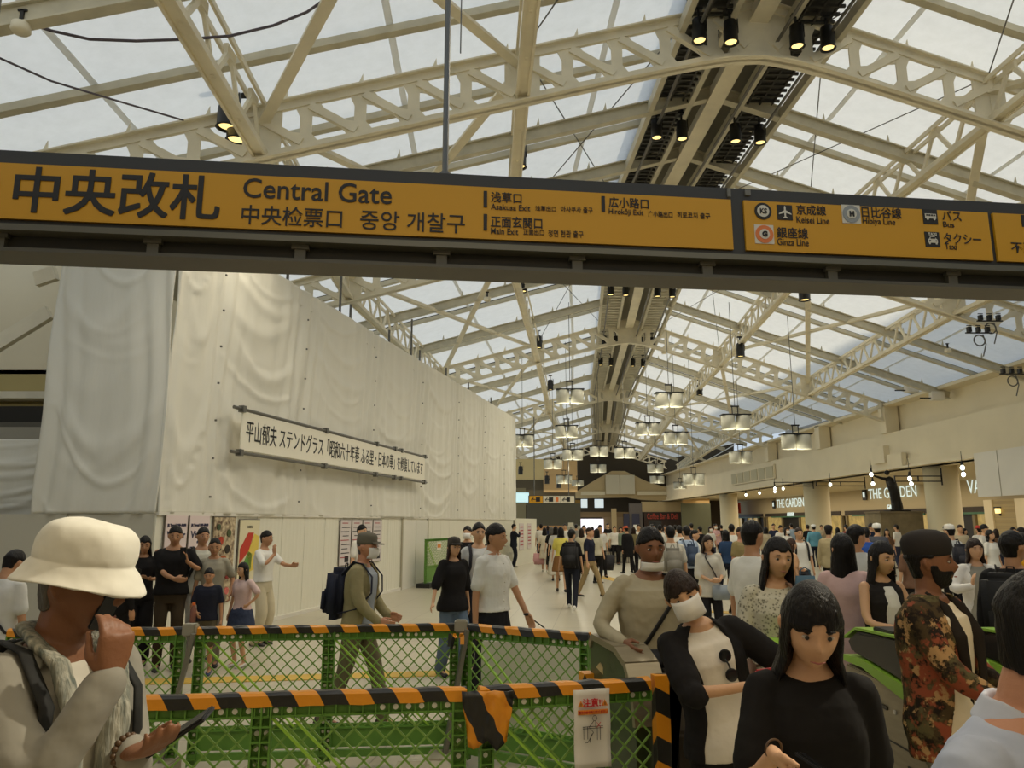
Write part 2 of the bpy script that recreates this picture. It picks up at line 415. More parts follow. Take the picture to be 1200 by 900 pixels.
# ---- spotlights
def spot_mesh():
    root = thing('spotlight', 'tmp', 'spotlight', (0, 0, 0), 0, 'roof spotlights')
    bm = bmesh.new(); lathe(bm, [(.07, .48), (.12, .45), (.125, .30), (.135, .28), (.135, .02), (.15, 0), (.12, .0), (.11, .06)], 20); obj('housing', bm, M_BLACK, root, True)
    bm = bmesh.new(); tube(bm, (0, 0, .055), (0, 0, .03), .108, seg=20); obj('lens', bm, M_GLOW, root)
    bm = bmesh.new(); box(bm, (0, 0, .56), (.04, .04, .24)); box(bm, (0, 0, .68), (.16, .10, .04)); box(bm, (.14, 0, .36), (.02, .05, .3)); obj('bracket', bm, M_BLACK, root)
    return root
def lamp(p, e, kind='POINT', colr=(1, .90, .70), r=.2, size=2.2):
    d = bpy.data.lights.new('lamp_and_fill_light', kind); d.energy = e; d.color = colr; d.shadow_soft_size = r
    if kind == 'SPOT': d.spot_size = size; d.spot_blend = .8
    o = bpy.data.objects.new('lamp_and_fill_light', d); COL.objects.link(o); o.location = p; return o
_sp = [spot_mesh()]; _first = [True]
def spot(p, label, rz=0, sc=1.35):
    if _first[0]:
        _first[0] = False; o = _sp[0]; o.location = p; o['label'] = label; o.scale = (sc,)*3; return o
    return dup(_sp[0], p, rz, label, scale=(sc,)*3)
ordn = ['leftmost', 'second from left', 'third from left', 'rightmost']
for t, wh in ((1.0, 'on the ridge above the nearest truss'), (1.42, 'on the ridge just above the sign'), (2.08, 'on the ridge just below the sign'), (2.5, 'on the ridge before the third truss'), (3.06, 'on the ridge at the third truss'), (3.35, 'on the ridge beyond the third truss')):
    for j, dx in enumerate((-1.35, -.72, .62, 1.25)):
        p = rp(t, dx, 11.0-.0*abs(dx)); p.y -= .35
        if t < 1.2: p.z = 11.0
        spot(p, '%s of four black spotlights %s' % (ordn[j], wh), sc=1.02)
    lamp(rp(t, 0, 10.7), 700, 'SPOT', r=.5, size=2.6)
lamp(rp(.62, 0, 10.7), 900, 'SPOT', r=.5, size=2.6); lamp(rp(.93, -9.1, 7.9), 260, 'SPOT', r=.4, size=2.2); lamp(rp(.55, -8.8, 7.9), 240, 'SPOT', r=.4, size=2.2)  # fill spots added for the near floor; the ridge one has no fixture
for (px, py, Y, lb) in ((266, 150, 12.4, 'upper of two black spotlights on the lower left girder above the sign'), (277, 165, 12.6, 'lower of two black spotlights on the lower left girder above the sign'),
    (607, 332, 26, 'nearer black spotlight on the upper left girder below the sign'), (612, 342, 27, 'its lower neighbour on the upper left girder below the sign'), (690, 330, 28.5, 'unused') ,
    (631, 408, 36, 'black spotlight on the upper left girder at the third truss'), (645, 457, 46, 'black spotlight on the upper left girder beside the first drum lamps'),
    (943, 352, 24, 'black spotlight on the upper right girder below the sign'), (868, 418, 33, 'black spotlight on the upper right girder before the third truss'), (820, 463, 45, 'black spotlight on the upper right girder far back'), (608, 196, 17, 'small black spotlight peeping over the sign top')):
    if lb == 'unused': continue
    spot(aty(px, py, Y), lb)

# ---- right hand side: upper wall, fascia, columns
bm = bmesh.new(); box(bm, (20.9, 57, 7.15), (.6, 106, 1.5)); struct(obj('wall_right', bm, M_WALL))
bm = bmesh.new(); box(bm, (20.35, 57, 5.5), (.7, 106, 1.9)); struct(obj('trim_1', bm, M_WALL))          # fascia beam
bm = bmesh.new(); box(bm, (20.2, 57, 4.72), (.65, 106, .5)); struct(obj('trim_2', bm, M_WALL))
bm = bmesh.new(); box(bm, (20.25, 57, 7.95), (.9, 106, .14)); struct(obj('trim_3', bm, M_WALL))
bm = bmesh.new(); box(bm, (20.02, 22, 8.0), (.3, 40, .10)); struct(obj('trim_4', bm, M_DARK))
for y in (16, 24.6, 39.4, 48, 57.8): mbx('wall_right_pier', (20.15, y, 7.2), (.7, .7, 1.5), M_WALL)['kind'] = 'structure'
bm = bmesh.new()
box(bm, (19.85, 40.0, 5.35), (.3, 1.3, .9)); struct(obj('trim_5', bm, M_WALL))
for j in range(7): pass
r = thing('wall_vent', 'pale louvred vent panel on the right fascia above the second column', 'vent', (19.9, 62, 5.6))
mbx('frame', (0, 0, 0), (.12, 11, 1.1), M_WALL, r)
for j in range(6):
    mbx('slat_panel', (-.08, -4.6+j*1.85, 0), (.06, 1.5, .85), mat('vent_grey', (188, 180, 150), .6), r)
def column(y, label, d=1.66):
    bm = bmesh.new(); lathe(bm, [(d/2+.02, 0), (d/2+.02, .22), (d/2, .23), (d/2, 4.66)], 40, (0, 0, 0)); o = obj('round_column', bm, mat('column_cream', (218, 206, 172), .6), None, True); o.location = (20.9, y, 0)
    for p in o.data.polygons: p.use_smooth = True
    bm = bmesh.new(); lathe(bm, [(d/2+.05, 0), (d/2+.05, .24)], 40); obj('base_band', bm, M_BROWN, o)
    tag(o, label, 'column', 'round cream columns of the shop arcade')
column(36.4, 'nearest round cream column, beside the white board at right', 1.52)
column(51.5, 'second round cream column, behind the person in light blue jacket')
column(72.5, 'third round cream column, thin, left of the red shop sign')
column(21.5, 'round cream column at the right edge of the arcade, near the camera')
mbx('ceiling_step', (20.2, 57, 4.52), (1.6, 106, .1), M_WALL)['kind'] = 'structure'
# white hanging board at right
r = thing('white_board', 'large blank white board hanging under the right fascia', 'board', (19.3, 28.7, 3.72)); mbx('panel', (0, 0, 0), (.08, 4.6, 1.8), M_WHITE, r); mbx('seam', (-.05, .8, 0), (.01, .02, 1.8), M_WALL2, r)

# ---- shops behind the arcade
struct(mbx('wall_shops', (31.2, 52, 3.6), (.4, 108, 2.4), mat('shop_upper_wall', (186, 172, 140), .7)))
struct(mbx('wall_shops_base', (31.5, 52, 1.2), (.4, 108, 2.4), M_BROWN))
M_SHOPG = mat('lit_shop_window', (150, 130, 80), .25, emit=(235, 200, 120), estr=.35, noise=.7, nscale=1.4, rgb2=(40, 36, 24))
M_SIGNW = mat('lit_letters', (120, 126, 120), .5, emit=(225, 240, 230), estr=.85)
def shopfront(y0, y1, label, n=4, bright=1):
    r = thing('shop', label, 'shop', (31.2, (y0+y1)/2, 0), 0, 'shops in the arcade'); w_ = y1-y0
    mbx('lintel', (-.15, 0, 2.65), (.3, w_, .35), M_BROWN, r)
    for j in range(n+1): mbx('mullion', (-.1, -w_/2+w_*j/n, 1.25), (.2, .3, 2.5), mat('mullion_tan', (128, 116, 88), .6), r)
    for j in range(n):
        mbx('window_pane', (0, -w_/2+w_*(j+.5)/n, 1.4), (.04, w_/n-.3, 2.2), M_SHOPG if (j+bright) % 3 else M_BLACK, r)
    mbx('awning_strip', (-.25, 0, 2.4), (.1, w_*.8, .14), mat('teal_strip', (70, 110, 84), .5), r)
shopfront(44, 54, 'dark shop with lit entrance right of the nearest column', 3, 1)
shopfront(55, 70, 'shop with lit green edged windows behind the bronze statue', 4, 2)
shopfront(71, 92, 'shop below the farther garden shop sign', 4, 1)
shopfront(93, 104, 'small distant shop left of the third column', 5, 0)
def shopsign(y, z, big, small, label, sz, sp=1.0):
    r = thing('shop_sign', label, 'shop sign', (30.85, y, z), 0, 'lit shop signs in the arcade')
    text(big, sz, M_SIGNW, r, (0, 0, 0), (pi/2, 0, -pi/2), bold=-.006, align='CENTER', ext=.012, sx=sp)
    if small: text(small, sz*.42, M_SIGNW, r, (0, 0, -sz*.72), (pi/2, 0, -pi/2), align='CENTER', ext=.03)
    return r
g1 = shopsign(61.0, 3.75, 'THE GARDEN', 'GAOLA', 'lit white THE GARDEN lettering behind the bronze statue', 1.25, 1.02)
mbx('emblem', (0, 4.7, .4), (.06, .7, .9), M_BLACK, g1); mbx('emblem_mark', (-.05, 4.7, .4), (.04, .3, .45), M_SIGNW, g1)
g2 = shopsign(83.5, 3.45, 'THE GARDEN', 'ATELIER', 'lit white THE GARDEN lettering left of the second column', 1.35, 1.0)
mbx('emblem', (0, 5.2, .4), (.06, .7, .9), M_BLACK, g2); mbx('emblem_mark', (-.05, 5.2, .4), (.04, .3, .45), M_SIGNW, g2)
shopsign(50.0, 3.7, 'VA', '', 'lit white VA lettering right of the nearest column', 1.3, .9)
r = thing('shop_banner', 'small red shop banner left of the second column', 'banner', (29.5, 98, 3.6)); mbx('cloth', (0, 0, 0), (.08, 1.6, 1.3), mat('red_cloth', (196, 60, 40), .7), r)
r = thing('brick_pier', 'pale brick pier with a wall lantern at the right', 'brick pier', (30.6, 46.5, 0))
def brickmat(name, c1, c2, sc):
    m = bpy.data.materials.new(name); m.use_nodes = True; nt = m.node_tree; b = nt.nodes['Principled BSDF']
    tc = nt.nodes.new('ShaderNodeTexCoord'); mp = nt.nodes.new('ShaderNodeMapping'); mp.inputs['Rotation'].default_value = (pi/2, 0, pi/2)
    br = nt.nodes.new('ShaderNodeTexBrick'); br.inputs['Scale'].default_value = sc; br.inputs['Color1'].default_value = (*srgb(c1), 1); br.inputs['Color2'].default_value = (*srgb(c2), 1); br.inputs['Mortar'].default_value = (.25, .22, .16, 1)
    nt.links.new(tc.outputs['Object'], mp.inputs[0]); nt.links.new(mp.outputs[0], br.inputs['Vector']); nt.links.new(br.outputs[0], b.inputs['Base Color']); b.inputs['Roughness'].default_value = .8
    return m
mbx('brickwork', (0, 0, 1.6), (.3, 2.2, 3.2), brickmat('pale_brick', (176, 160, 122), (158, 142, 106), 3), r)
mbx('side_post', (-.05, 1.5, 1.6), (.4, .8, 3.2), M_WALL, r); mbx('side_post', (-.05, -1.6, 1.6), (.4, 1.0, 3.2), M_WALL, r)
lt = thing('wall_lantern', 'small lit wall lantern on the pale brick pier', 'lantern', (30.25, 46.9, 2.5)); mbx('glass', (0, 0, 0), (.22, .22, .3), M_GLOW, lt); mbx('cap', (0, 0, .19), (.3, .3, .08), M_BLACK, lt); mbx('bracket', (.12, 0, -.2), (.1, .08, .2), M_BLACK, lt)

# arcade bulbs on tracks
bl = thing('pendant_bulb', 'tmp', 'bulb lamp', (0, 0, 0), 0, 'bright bulb lamps under the arcade ceiling')
bm = bmesh.new(); bmesh.ops.create_uvsphere(bm, u_segments=12, v_segments=8, radius=.085, matrix=Matrix.Diagonal((1, 1, 1.25, 1))); obj('bulb', bm, M_COOL, bl, True)
bm = bmesh.new(); tube(bm, (0, 0, .12), (0, 0, .32), .07, .03); tube(bm, (0, 0, .3), (0, 0, .7), .012); obj('socket', bm, M_BLACK, bl)
bulbs = [(1066, 561, 34, 'left of the bronze statue, above the sign'), (1068, 567, 37, 'just left of the bronze statue'), (1021, 556, 36, 'upper one right of the white box on the fascia'), (1023, 567, 38, 'lower one right of the white box on the fascia'),
         (1129, 556, 33, 'right of the nearest column, lower'), (1127, 541, 32, 'right of the nearest column, upper'), (973, 568, 44, 'right of the second column'), (917, 562, 52, 'left of the second column, right one'), (908, 571, 52, 'left of the second column, middle low one'),
         (908, 576, 56, 'left of the second column, lowest'), (890, 575, 60, 'between second and third column'), (874, 574, 64, 'right of the third column, upper'), (874, 580, 64, 'right of the third column, lower'), (1055, 568, 36, 'left of the nearest column, high'), (1057, 563, 35, 'left of the nearest column, top')]
rods0 = []
for j, (px, py, Y, lb) in enumerate(bulbs[:13]):
    p = aty(px, py, Y); p.z = min(p.z, 4.1)
    if j == 0: bl.location = p; bl['label'] = 'bright white bulb lamp '+lb; rr = bl
    else: rr = dup(bl, p, 0, 'bright white bulb lamp '+lb)
    bm = bmesh.new(); tube(bm, (0, 0, .3), (0, 0, 4.66-p.z), .014); rods0.append((bm, rr))
for b_, rr in rods0: obj('rod', b_, M_BLACK, rr)
for (px, py, Y, L_, lb) in ((1076, 561, 35, 2.2, 'black track frame beside the nearest column'), (930, 567, 50, 2.6, 'black track frame beside the second column'), (985, 567, 46, 3.0, 'black track frame right of the second column')):
    p = aty(px, py, Y); p.z = min(p.z, 4.3)
    bm = bmesh.new()
    for dz in (-.12, .12): box(bm, (0, 0, dz), (L_, .06, .05))
    for dx in (-L_/2, 0, L_/2): box(bm, (dx, 0, 0), (.05, .05, .3))
    box(bm, (L_/2, 0, .1), (.05, .05, .8))
    o = obj('lamp_track', bm, M_BLACK); o.location = p; tag(o, lb, 'lamp track')
# bronze statue on a stone pedestal
def statue():
    Y = 38.0; c = atz(1036, 634, 0); c = Vector(((1036-600)/FPX*Y*1.01, Y, 0))
    r = thing('stone_pedestal', 'square carved stone pedestal under the bronze statue', 'pedestal', c); z0 = 1.75+.5
    mbx('block', (0, 0, z0/2), (2.1, 1.6, z0), mat('carved_stone', (140, 126, 96), .85, noise=.3, nscale=2, bump=.6, bscale=3), r); mbx('cap', (0, 0, z0+.04), (2.2, 1.7, .08), mat('stone_cap', (120, 108, 84), .8), r)
    bm = bmesh.new()
    H = 2.0
    pipe(bm, [(0.32, 0, 0), (.28, 0, .5), (.15, 0, 1.0), (.05, 0, 1.35), (-.05, 0, 1.6), (-.1, 0, 1.75)], [.17, .17, .24, .25, .20, .09], 12)
    pipe(bm, [(.1, 0, 0), (.12, .05, .5), (.1, 0, 1.0)], [.16, .16, .2], 10)
    bmesh.ops.create_uvsphere(bm, u_segments=14, v_segments=10, radius=.13, matrix=Matrix.Translation((-.15, -.03, 1.95)))
    pipe(bm, [(-.1, 0, 1.6), (-.45, -.05, 1.66), (-.85, -.05, 1.80)], [.1, .075, .05], 8)
    pipe(bm, [(.42, 0, 0), (.38, 0, .4), (.22, 0, .9)], [.12, .12, .14], 8)
    box(bm, (.2, 0, .03), (1.0, .7, .08))
    o = obj('bronze_statue', bm, M_BRONZE, None, True); o.location = (c[0], c[1], z0+.08)
    md = o.modifiers.new('r', 'REMESH'); md.mode = 'VOXEL'; md.voxel_size = .03; md.use_smooth_shade = True
    tag(o, 'dark bronze standing statue with raised arm on stone pedestal before the shop sign', 'statue')
statue()

# ---- left hand: tarpaulin covered scaffold on a white hoarding
HA = Vector((-5.2, 11.0, 0)); HB = Vector((.15, 35.2, 0)); HD = (HB-HA).normalized(); HN = Vector((HD.y, -HD.x, 0))   # HN faces the hall
LN = Vector((-HD.y, HD.x, 0))
def tarpmat(name, c):
    m = bpy.data.materials.new(name); m.use_nodes = True; nt = m.node_tree; L = nt.links; b = nt.nodes['Principled BSDF']; out = nt.nodes['Material Output']
    b.inputs['Base Color'].default_value = (*srgb(c), 1); b.inputs['Roughness'].default_value = .55; b.inputs['Sheen Weight'].default_value = .1
    n = nt.nodes.new('ShaderNodeTexNoise'); n.inputs['Scale'].default_value = 1.2; n.inputs['Detail'].default_value = 6
    tc = nt.nodes.new('ShaderNodeTexCoord'); mp = nt.nodes.new('ShaderNodeMapping'); mp.inputs['Scale'].default_value = (1.6, 1.6, .35); L.new(tc.outputs['Object'], mp.inputs[0]); L.new(mp.outputs[0], n.inputs['Vector'])
    bp = nt.nodes.new('ShaderNodeBump'); bp.inputs['Strength'].default_value = .5; bp.inputs['Distance'].default_value = .06; L.new(n.outputs[0], bp.inputs['Height']); L.new(bp.outputs[0], b.inputs['Normal'])
    return m
M_TARP = tarpmat('tarpaulin', (224, 220, 206))
def swag(u, v, seams):
    """depth of hanging folds: u metres along, v 0 bottom..1 top; seams = list of tie lines"""
    j = max([i for i, q in enumerate(seams) if q <= u] or [0]); j = min(j, len(seams)-2)
    w_ = seams[j+1]-seams[j]; f = (u-seams[j])/w_; f = min(max(f, 0), 1)
    d = 0
    rnd = random.Random(int(seams[j]*31+5))
    for k in range(16):
        vt = 1.05-.075*k+rnd.uniform(-.03, .03); amp = rnd.uniform(.1, .75); dip = rnd.uniform(.10, .34)
        fo = min(max(f+rnd.uniform(-.12, .12), 0), 1)
        curve = vt-dip*4*fo*(1-fo)*(1.0)
        x = (v-curve)/(.012+.012*(k%3))
        d += amp*.038*math.exp(-x*x)*min(1, 5*f)*min(1, 5*(1-f))
    # vertical gathers close to the seams
    g = math.exp(-((f)*4)**2)+math.exp(-((1-f)*4)**2)
    d += .04*g*sin(f*w_*17+2*sin(v*5)+rnd.random()*6)
    d += .05*4*f*(1-f)*(.5+.5*sin(v*4+rnd.random()*6))
    d += .02*sin(u*9+v*3)*.7
    return d
def tarp_face(name, A, D, N, L_, z0, z1f, seams, label, nu, nv, group=None):
    bm = bmesh.new(); g = []
    for i in range(nu+1):
        u = L_*i/nu; row = []
        for j in range(nv+1):
            v = j/nv; z = z0+(z1f(u)-z0)*v
            p = A+D*u+N*swag(u, v, seams); row.append(bm.verts.new((p.x, p.y, z)))
        g.append(row)
    for i in range(nu):
        for j in range(nv): bm.faces.new((g[i][j], g[i+1][j], g[i+1][j+1], g[i][j+1]))
    o = obj(name, bm, M_TARP, None, True)
    md = o.modifiers.new('s', 'SOLIDIFY'); md.thickness = .02
    return o
r = thing('tarpaulin_screen', 'huge white tarpaulin draped over scaffolding at the left, banner tied on it', 'tarpaulin', HA)
LT = (HB-HA).length
seams_r = [0, 1.1, 4.0, 7.6, 11.2, 15.0, 18.6, 22.0, LT+.01]
f1 = tarp_face('right_sheet', HA, HD, HN, LT, 1.93, lambda u: 6.52+.006*u, seams_r, '', 330, 110); f1.parent = r; f1.location = -HA
f2 = tarp_face('left_sheet', HA+HN*.02, LN, -HD, 2.15, 1.93, lambda u: 6.52+.05*u, [0, 2.2], '', 70, 110); f2.parent = r; f2.location = -HA
f3 = tarp_face('end_sheet', HB, LN, HD, 3.5, 1.93, lambda u: 6.7, [0, 3.6], '', 30, 20); f3.parent = r; f3.location = -HA
bm = bmesh.new(); z = 2.3
for u in seams_r[1:-1]:
    z = 2.2
    while z < 6.0:
        p = HD*u+HN*.12; box(bm, (p.x, p.y, z), (.03, .03, .03)); z += .62
obj('tie_knot', bm, M_PIPE, r)
bm = bmesh.new(); q = [HA+HN*.02-HA, HA+LN*2.15-HA, HB+LN*3.5-HA, HB-HA]; prism(bm, [(p.x, p.y, 6.2) for p in q], (0, 0, .03)); obj('top_sheet', bm, M_TARP, r)
bm = bmesh.new()
for u in (3.5, 6.5, 9.0, 11.5, 14.2, 17, 20.5):
    p = HD*u+LN*.12; tube(bm, (p.x, p.y, 5.9), (p.x, p.y, 7.0 + .0*u), .03)
for u in (6.5, 11.5):
    p = HD*u+LN*.4; tube(bm, (p.x, p.y, 5.9), (p.x, p.y, 8.0), .03)
obj('scaffold_pole', bm, M_PIPE, r)
# far lower tarp at left edge
tz = aty(20, 520, 12.4)
o = tarp_face('tarpaulin_sheet', Vector((-11, 12.3, 0)), Vector((1, 0, 0)), Vector((0, -1, 0)), 3.75, 1.85, lambda u: 3.15, [0, 1.5, 3.8], '', 60, 40)
tag(o, 'lower white tarpaulin sheet at the far left edge behind the hat', 'tarpaulin')

# hoarding: white ribbed panels
def ribmat():
    m = bpy.data.materials.new('ribbed_hoarding'); m.use_nodes = True; nt = m.node_tree; b = nt.nodes['Principled BSDF']; L = nt.links
    b.inputs['Base Color'].default_value = (*srgb((230, 226, 208)), 1); b.inputs['Roughness'].default_value = .4
    tc = nt.nodes.new('ShaderNodeTexCoord'); wv = nt.nodes.new('ShaderNodeTexWave'); wv.inputs['Scale'].default_value = 2.2; L.new(tc.outputs['Object'], wv.inputs['Vector'])
    bp = nt.nodes.new('ShaderNodeBump'); bp.inputs['Strength'].default_value = .25; bp.inputs['Distance'].default_value = .02; L.new(wv.outputs[0], bp.inputs['Height']); L.new(bp.outputs[0], b.inputs['Normal'])
    return m
M_RIB = ribmat()
HR = atan2(HD.y, HD.x)
def onwall(name, u0, u1, z0, z1, off, m, parent, th=.03):
    bm = bmesh.new(); box(bm, ((u0+u1)/2, -off, (z0+z1)/2), (u1-u0, th, z1-z0)); o = obj(name, bm, m, parent); return o
hr = thing('hoarding', 'white ribbed construction hoarding along the left under the tarpaulin', 'hoarding', HA, HR)
for j in range(27):
    u = j*.9-.0
    if u > 23.5: break
    onwall('panel', u, u+.885, 0.06, 1.92, .0, M_RIB, hr)
onwall('base_rail', 0, 24.5, 0, .07, .02, M_WHITE, hr, .06); onwall('top_rail', 0, 24.5, 1.90, 1.95, .02, M_WHITE, hr, .06)
for u in (10.05, 11.1):
    onwall('door_leaf', u, u+1.0, .04, 1.86, .03, M_WHITE, hr)
onwall('door_frame', 9.95, 10.03, 0, 1.92, .035, M_WALL2, hr, .04); onwall('door_frame', 12.1, 12.18, 0, 1.92, .035, M_WALL2, hr, .04)
hl = thing('hoarding', 'plain grey hoarding panels behind the bucket hat, left of the posters', 'hoarding', HA+LN*0, HR+pi/2)
for j in range(5):
    bm = bmesh.new(); box(bm, (.75+j*1.5, .0, .96), (1.48, .03, 1.92)); obj('panel', bm, mat('grey_hoarding', (196, 190, 172), .5), hl)
# posters on the hoarding
def poster(u, z0, w_, h_, label, col, name='poster'):
    r = thing(name, label, 'poster', HA+HD*u+HN*.04, HR, 'posters on the hoarding')
    mbx('frame', (0, 0, z0+h_/2), (w_+.03, .015, h_+.03), mat('poster_frame', (110, 100, 86), .5), r)
    mbx('sheet', (0, -.012, z0+h_/2), (w_, .01, h_), col, r); return r
M_PINK = mat('pale_pink_paper', (226, 208, 204), .6); M_INK = mat('navy_ink', (44, 40, 70), .6); M_INKB = mat('black_ink', (30, 28, 26), .6)
for j, (u, lb) in enumerate(((.42, 'pale pink Visitor and Tourist poster, left one, behind the person in black T-shirt'), (.98, 'pale pink Visitor and Tourist poster, right one, partly hidden by two heads'))):
    r = poster(u, .98, .50, .92, lb, M_PINK)
    for s, z, b in (('JR Travel 9:30-18:00', 1.74, .052), ('Visitor', 1.56, .155), ('and', 1.48, .07), ('Tourist', 1.33, .14), ('Service', 1.22, .1)):
        text(s, b, M_INK, r, (0, -.02, z), (pi/2, 0, 0), align='CENTER', bold=.004)
r = poster(1.66, .52, .60, 1.36, 'tall food poster with many small dishes on the hoarding', mat('food_collage', (214, 196, 160), .5, rgb2=(90, 60, 44), nscale=13)); 
for (dx, z, rad, c) in ((-.1, 1.5, .07, (200, 70, 40)), (.12, 1.62, .06, (90, 100, 60)), (0, 1.15, .11, (190, 96, 50)), (-.16, 1.2, .06, (230, 220, 190)), (.15, .95, .08, (150, 50, 36)), (-.1, .85, .08, (220, 180, 90)), (.1, 1.36, .07, (60, 50, 40)), (-.18, 1.72, .05, (70, 90, 60)), (.15, .68, .06, (224, 120, 110))):
    bm = bmesh.new(); tube(bm, (dx, -.03, z), (dx, -.018, z), rad, seg=16); obj('dish_picture', bm, mat('dish%d%d' % (c[0], c[1]), c, .6, noise=.5, nscale=30), r)
r = poster(2.42, .60, .62, 1.24, 'yellow and red illustrated poster with green motif on the hoarding', mat('cream_paper', (226, 216, 180), .6))
for nm, q, c in (('red_shape', [(-.28, 1.35), (-.05, 1.62), (.12, 1.62), (-.02, 1.3), (-.28, 1.1)], (196, 60, 40)), ('yellow_shape', [(-.05, 1.25), (.15, 1.6), (.29, 1.55), (.29, 1.0), (.05, .95)], (228, 200, 90)), ('green_shape', [(-.18, 1.05), (-.02, 1.3), (.1, 1.25), (.08, 1.0), (-.1, .9)], (100, 150, 60))):
    bm = bmesh.new(); prism(bm, [(x, -.02, z) for x, z in q], (0, -.006, 0)); obj(nm, bm, mat('ink_'+nm, c, .6), r)
text('ueno', .09, M_INKB, r, (0, -.02, 1.70), (pi/2, 0, 0), align='CENTER')
M_NOTE = mat('notice_paper', (214, 204, 200), .6)
for j in range(4):
    u = 6.35+j*.62
    r = poster(u, .85, .54, 1.0, '%s of four printed notice sheets on the hoarding beside the double door' % ordn[j], M_NOTE)
    for k in range(9):
        mbx('text_line', (0 if k % 2 else -.04, -.02, 1.78-k*.095), (.42 if k % 3 else .3, .004, .018), M_INKB if k % 4 else mat('red_ink', (170, 60, 60), .6), r)
    mbx('picture_block', (.08, -.02, .98), (.2, .004, .14), M_INKB, r)
# banner on the tarp
bp0 = aty(283, 482, 0.0001) if False else None
def wallpt(px, py, off=.32):
    d = ray(px, py); A = HA+HN*off; n = HN
    t = ((A-Vector((0, 0, CZ))).dot(n))/d.dot(n); return Vector((0, 0, CZ))+d*t
c00, c10, c01, c11 = wallpt(281, 527), wallpt(497, 563), wallpt(284, 482), wallpt(498, 537)
ul = (c10-c00); ul.z = 0; bl_w = ul.length; zb0 = (c00.z+c10.z)/2; zt0 = (c01.z+c11.z)/2
slp = atan2((c10.z-c00.z+c11.z-c01.z)/2, bl_w)
r = thing('banner', 'long white banner with black Japanese lettering tied on the tarpaulin', 'banner', (c00+c01)/2, 0)
r.rotation_euler = (0, -slp, HR)
bh = ((c01.z-c00.z)+(c11.z-c10.z))/2
mbx('cloth', (bl_w/2, 0, 0), (bl_w, .02, bh), mat('banner_cloth', (238, 232, 214), .6), r)
for zz in (-bh/2-.05, bh/2+.04):
    bm = bmesh.new(); tube(bm, (-.25, 0, zz), (bl_w+.2, 0, zz), .03); obj('pole', bm, M_PIPE, r)
    for u in (0, .33, .62, .75, .8, 1): mbx('clamp', (bl_w*u, 0, zz), (.09, .1, .11), M_PIPE, r)
tx = text('平山郁夫 ステンドグラス「昭和六十年春 ふる里・日本の華」を修復しています', .5*bh/.9*.9, M_INKB, r, (.12, -.015, -bh*.22), (pi/2, 0, 0), bold=.001)
wtx = max(v.co.x for v in tx.data.vertices); hs = (bl_w-.3)/wtx; tx.scale = (hs, 1.25, 1)

# left rear building: wall, beams, dark window strip
struct(mbx('wall_left', (-14, 20, 4.2), (.4, 40, 9), M_WALL2))
bm = bmesh.new(); prism(bm, [(-14, 17, 5.2), (-5.6, 17, 5.2), (-5.6, 17, 6.6), (-7.2, 17, 7.3), (-10.8, 17, 9.6), (-14, 17, 9.6)], (0, .3, 0)); struct(obj('wall_back_left', bm, M_WALL))
struct(mbx('wall_left_lower', (-10.5, 16.9, 4.1), (8, .3, .7), mat('yellow_cream', (186, 168, 112), .7)))
struct(mbx('trim_6', (-10.5, 16.7, 4.62), (8, .5, .16), M_STEEL))
struct(mbx('wall_left_gap', (-10.5, 17.1, 4.9), (8, .2, .8), mat('yellow_cream2', (176, 160, 108), .7)))
struct(mbx('trim_7', (-10.5, 14.2, 3.83), (6, .1, .34), M_BLACK)); struct(mbx('trim_8', (-10.5, 14.1, 3.62), (6, .2, .1), M_PIPE))
struct(mbx('wall_left_panel', (-10.5, 14.0, 3.32), (6, .12, .5), mat('grey_panel', (168, 162, 146), .6))); struct(mbx('wall_left_panel_lower', (-10.5, 14.02, 2.4), (6, .1, 1.3), mat('grey_panel2', (158, 152, 136), .6)))
bm = bmesh.new(); bar(bm, aty(-30, 420, 13.0), aty(58, 366, 13.0), .12, .26); o = obj('inclined_beam', bm, M_STEEL); tag(o, 'sloping cream steel beam between left wall and tarpaulin', 'steel beam')
bm = bmesh.new(); bar(bm, aty(42, 328, 13.0), aty(66, 320, 13.0), .12, .26); o = obj('bracket_beam', bm, M_STEEL); tag(o, 'short cream bracket beam at upper left edge of the tarpaulin', 'steel beam')

# ---- far end: gable building
G = 97.0
def gp(px, py, dy=0): return aty(px, py, G+dy)
MG = mat('gable_cream', (196, 176, 134), .7, noise=.08, nscale=.3)
bm = bmesh.new(); prism(bm, [gp(674, 584), gp(674, 577), gp(700, 561), gp(717, 552), gp(732, 552), gp(760, 565), gp(800, 577), gp(800, 588), gp(752, 586), gp(735, 583)], (0, .6, 0)); struct(obj('wall_back', bm, MG))
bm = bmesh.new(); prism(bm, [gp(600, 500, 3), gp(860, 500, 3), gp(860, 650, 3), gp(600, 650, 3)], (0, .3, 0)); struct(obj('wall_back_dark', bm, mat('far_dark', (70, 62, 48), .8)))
r = thing('white_screen', 'large pale blank screen on the far gable', 'screen', gp(726, 568, -.2)); r.location.y -= .2
wpx = (G/FPX)
mbx('panel', (-1.0*0-8.2*wpx, 0, 0), (16*wpx, .1, 22*wpx), mat('pale_screen', (206, 200, 178), .6), r); mbx('panel', (8.8*wpx, 0, 0), (17*wpx, .1, 22*wpx), mat('pale_screen', (0, 0, 0)), r)
for cx, wd, lb in ((695, 28, 'left'), (766, 38, 'right')):
    p = gp(cx, 578, -.3); o = mbx('light_strip_panel', (0, 0, 0), (wd*wpx, .1, 4.2*wpx), mat('pale_screen2', (216, 206, 176), .6)); o.location = p; tag(o, 'long pale light strip on the %s side of the far gable' % lb, 'light panel')
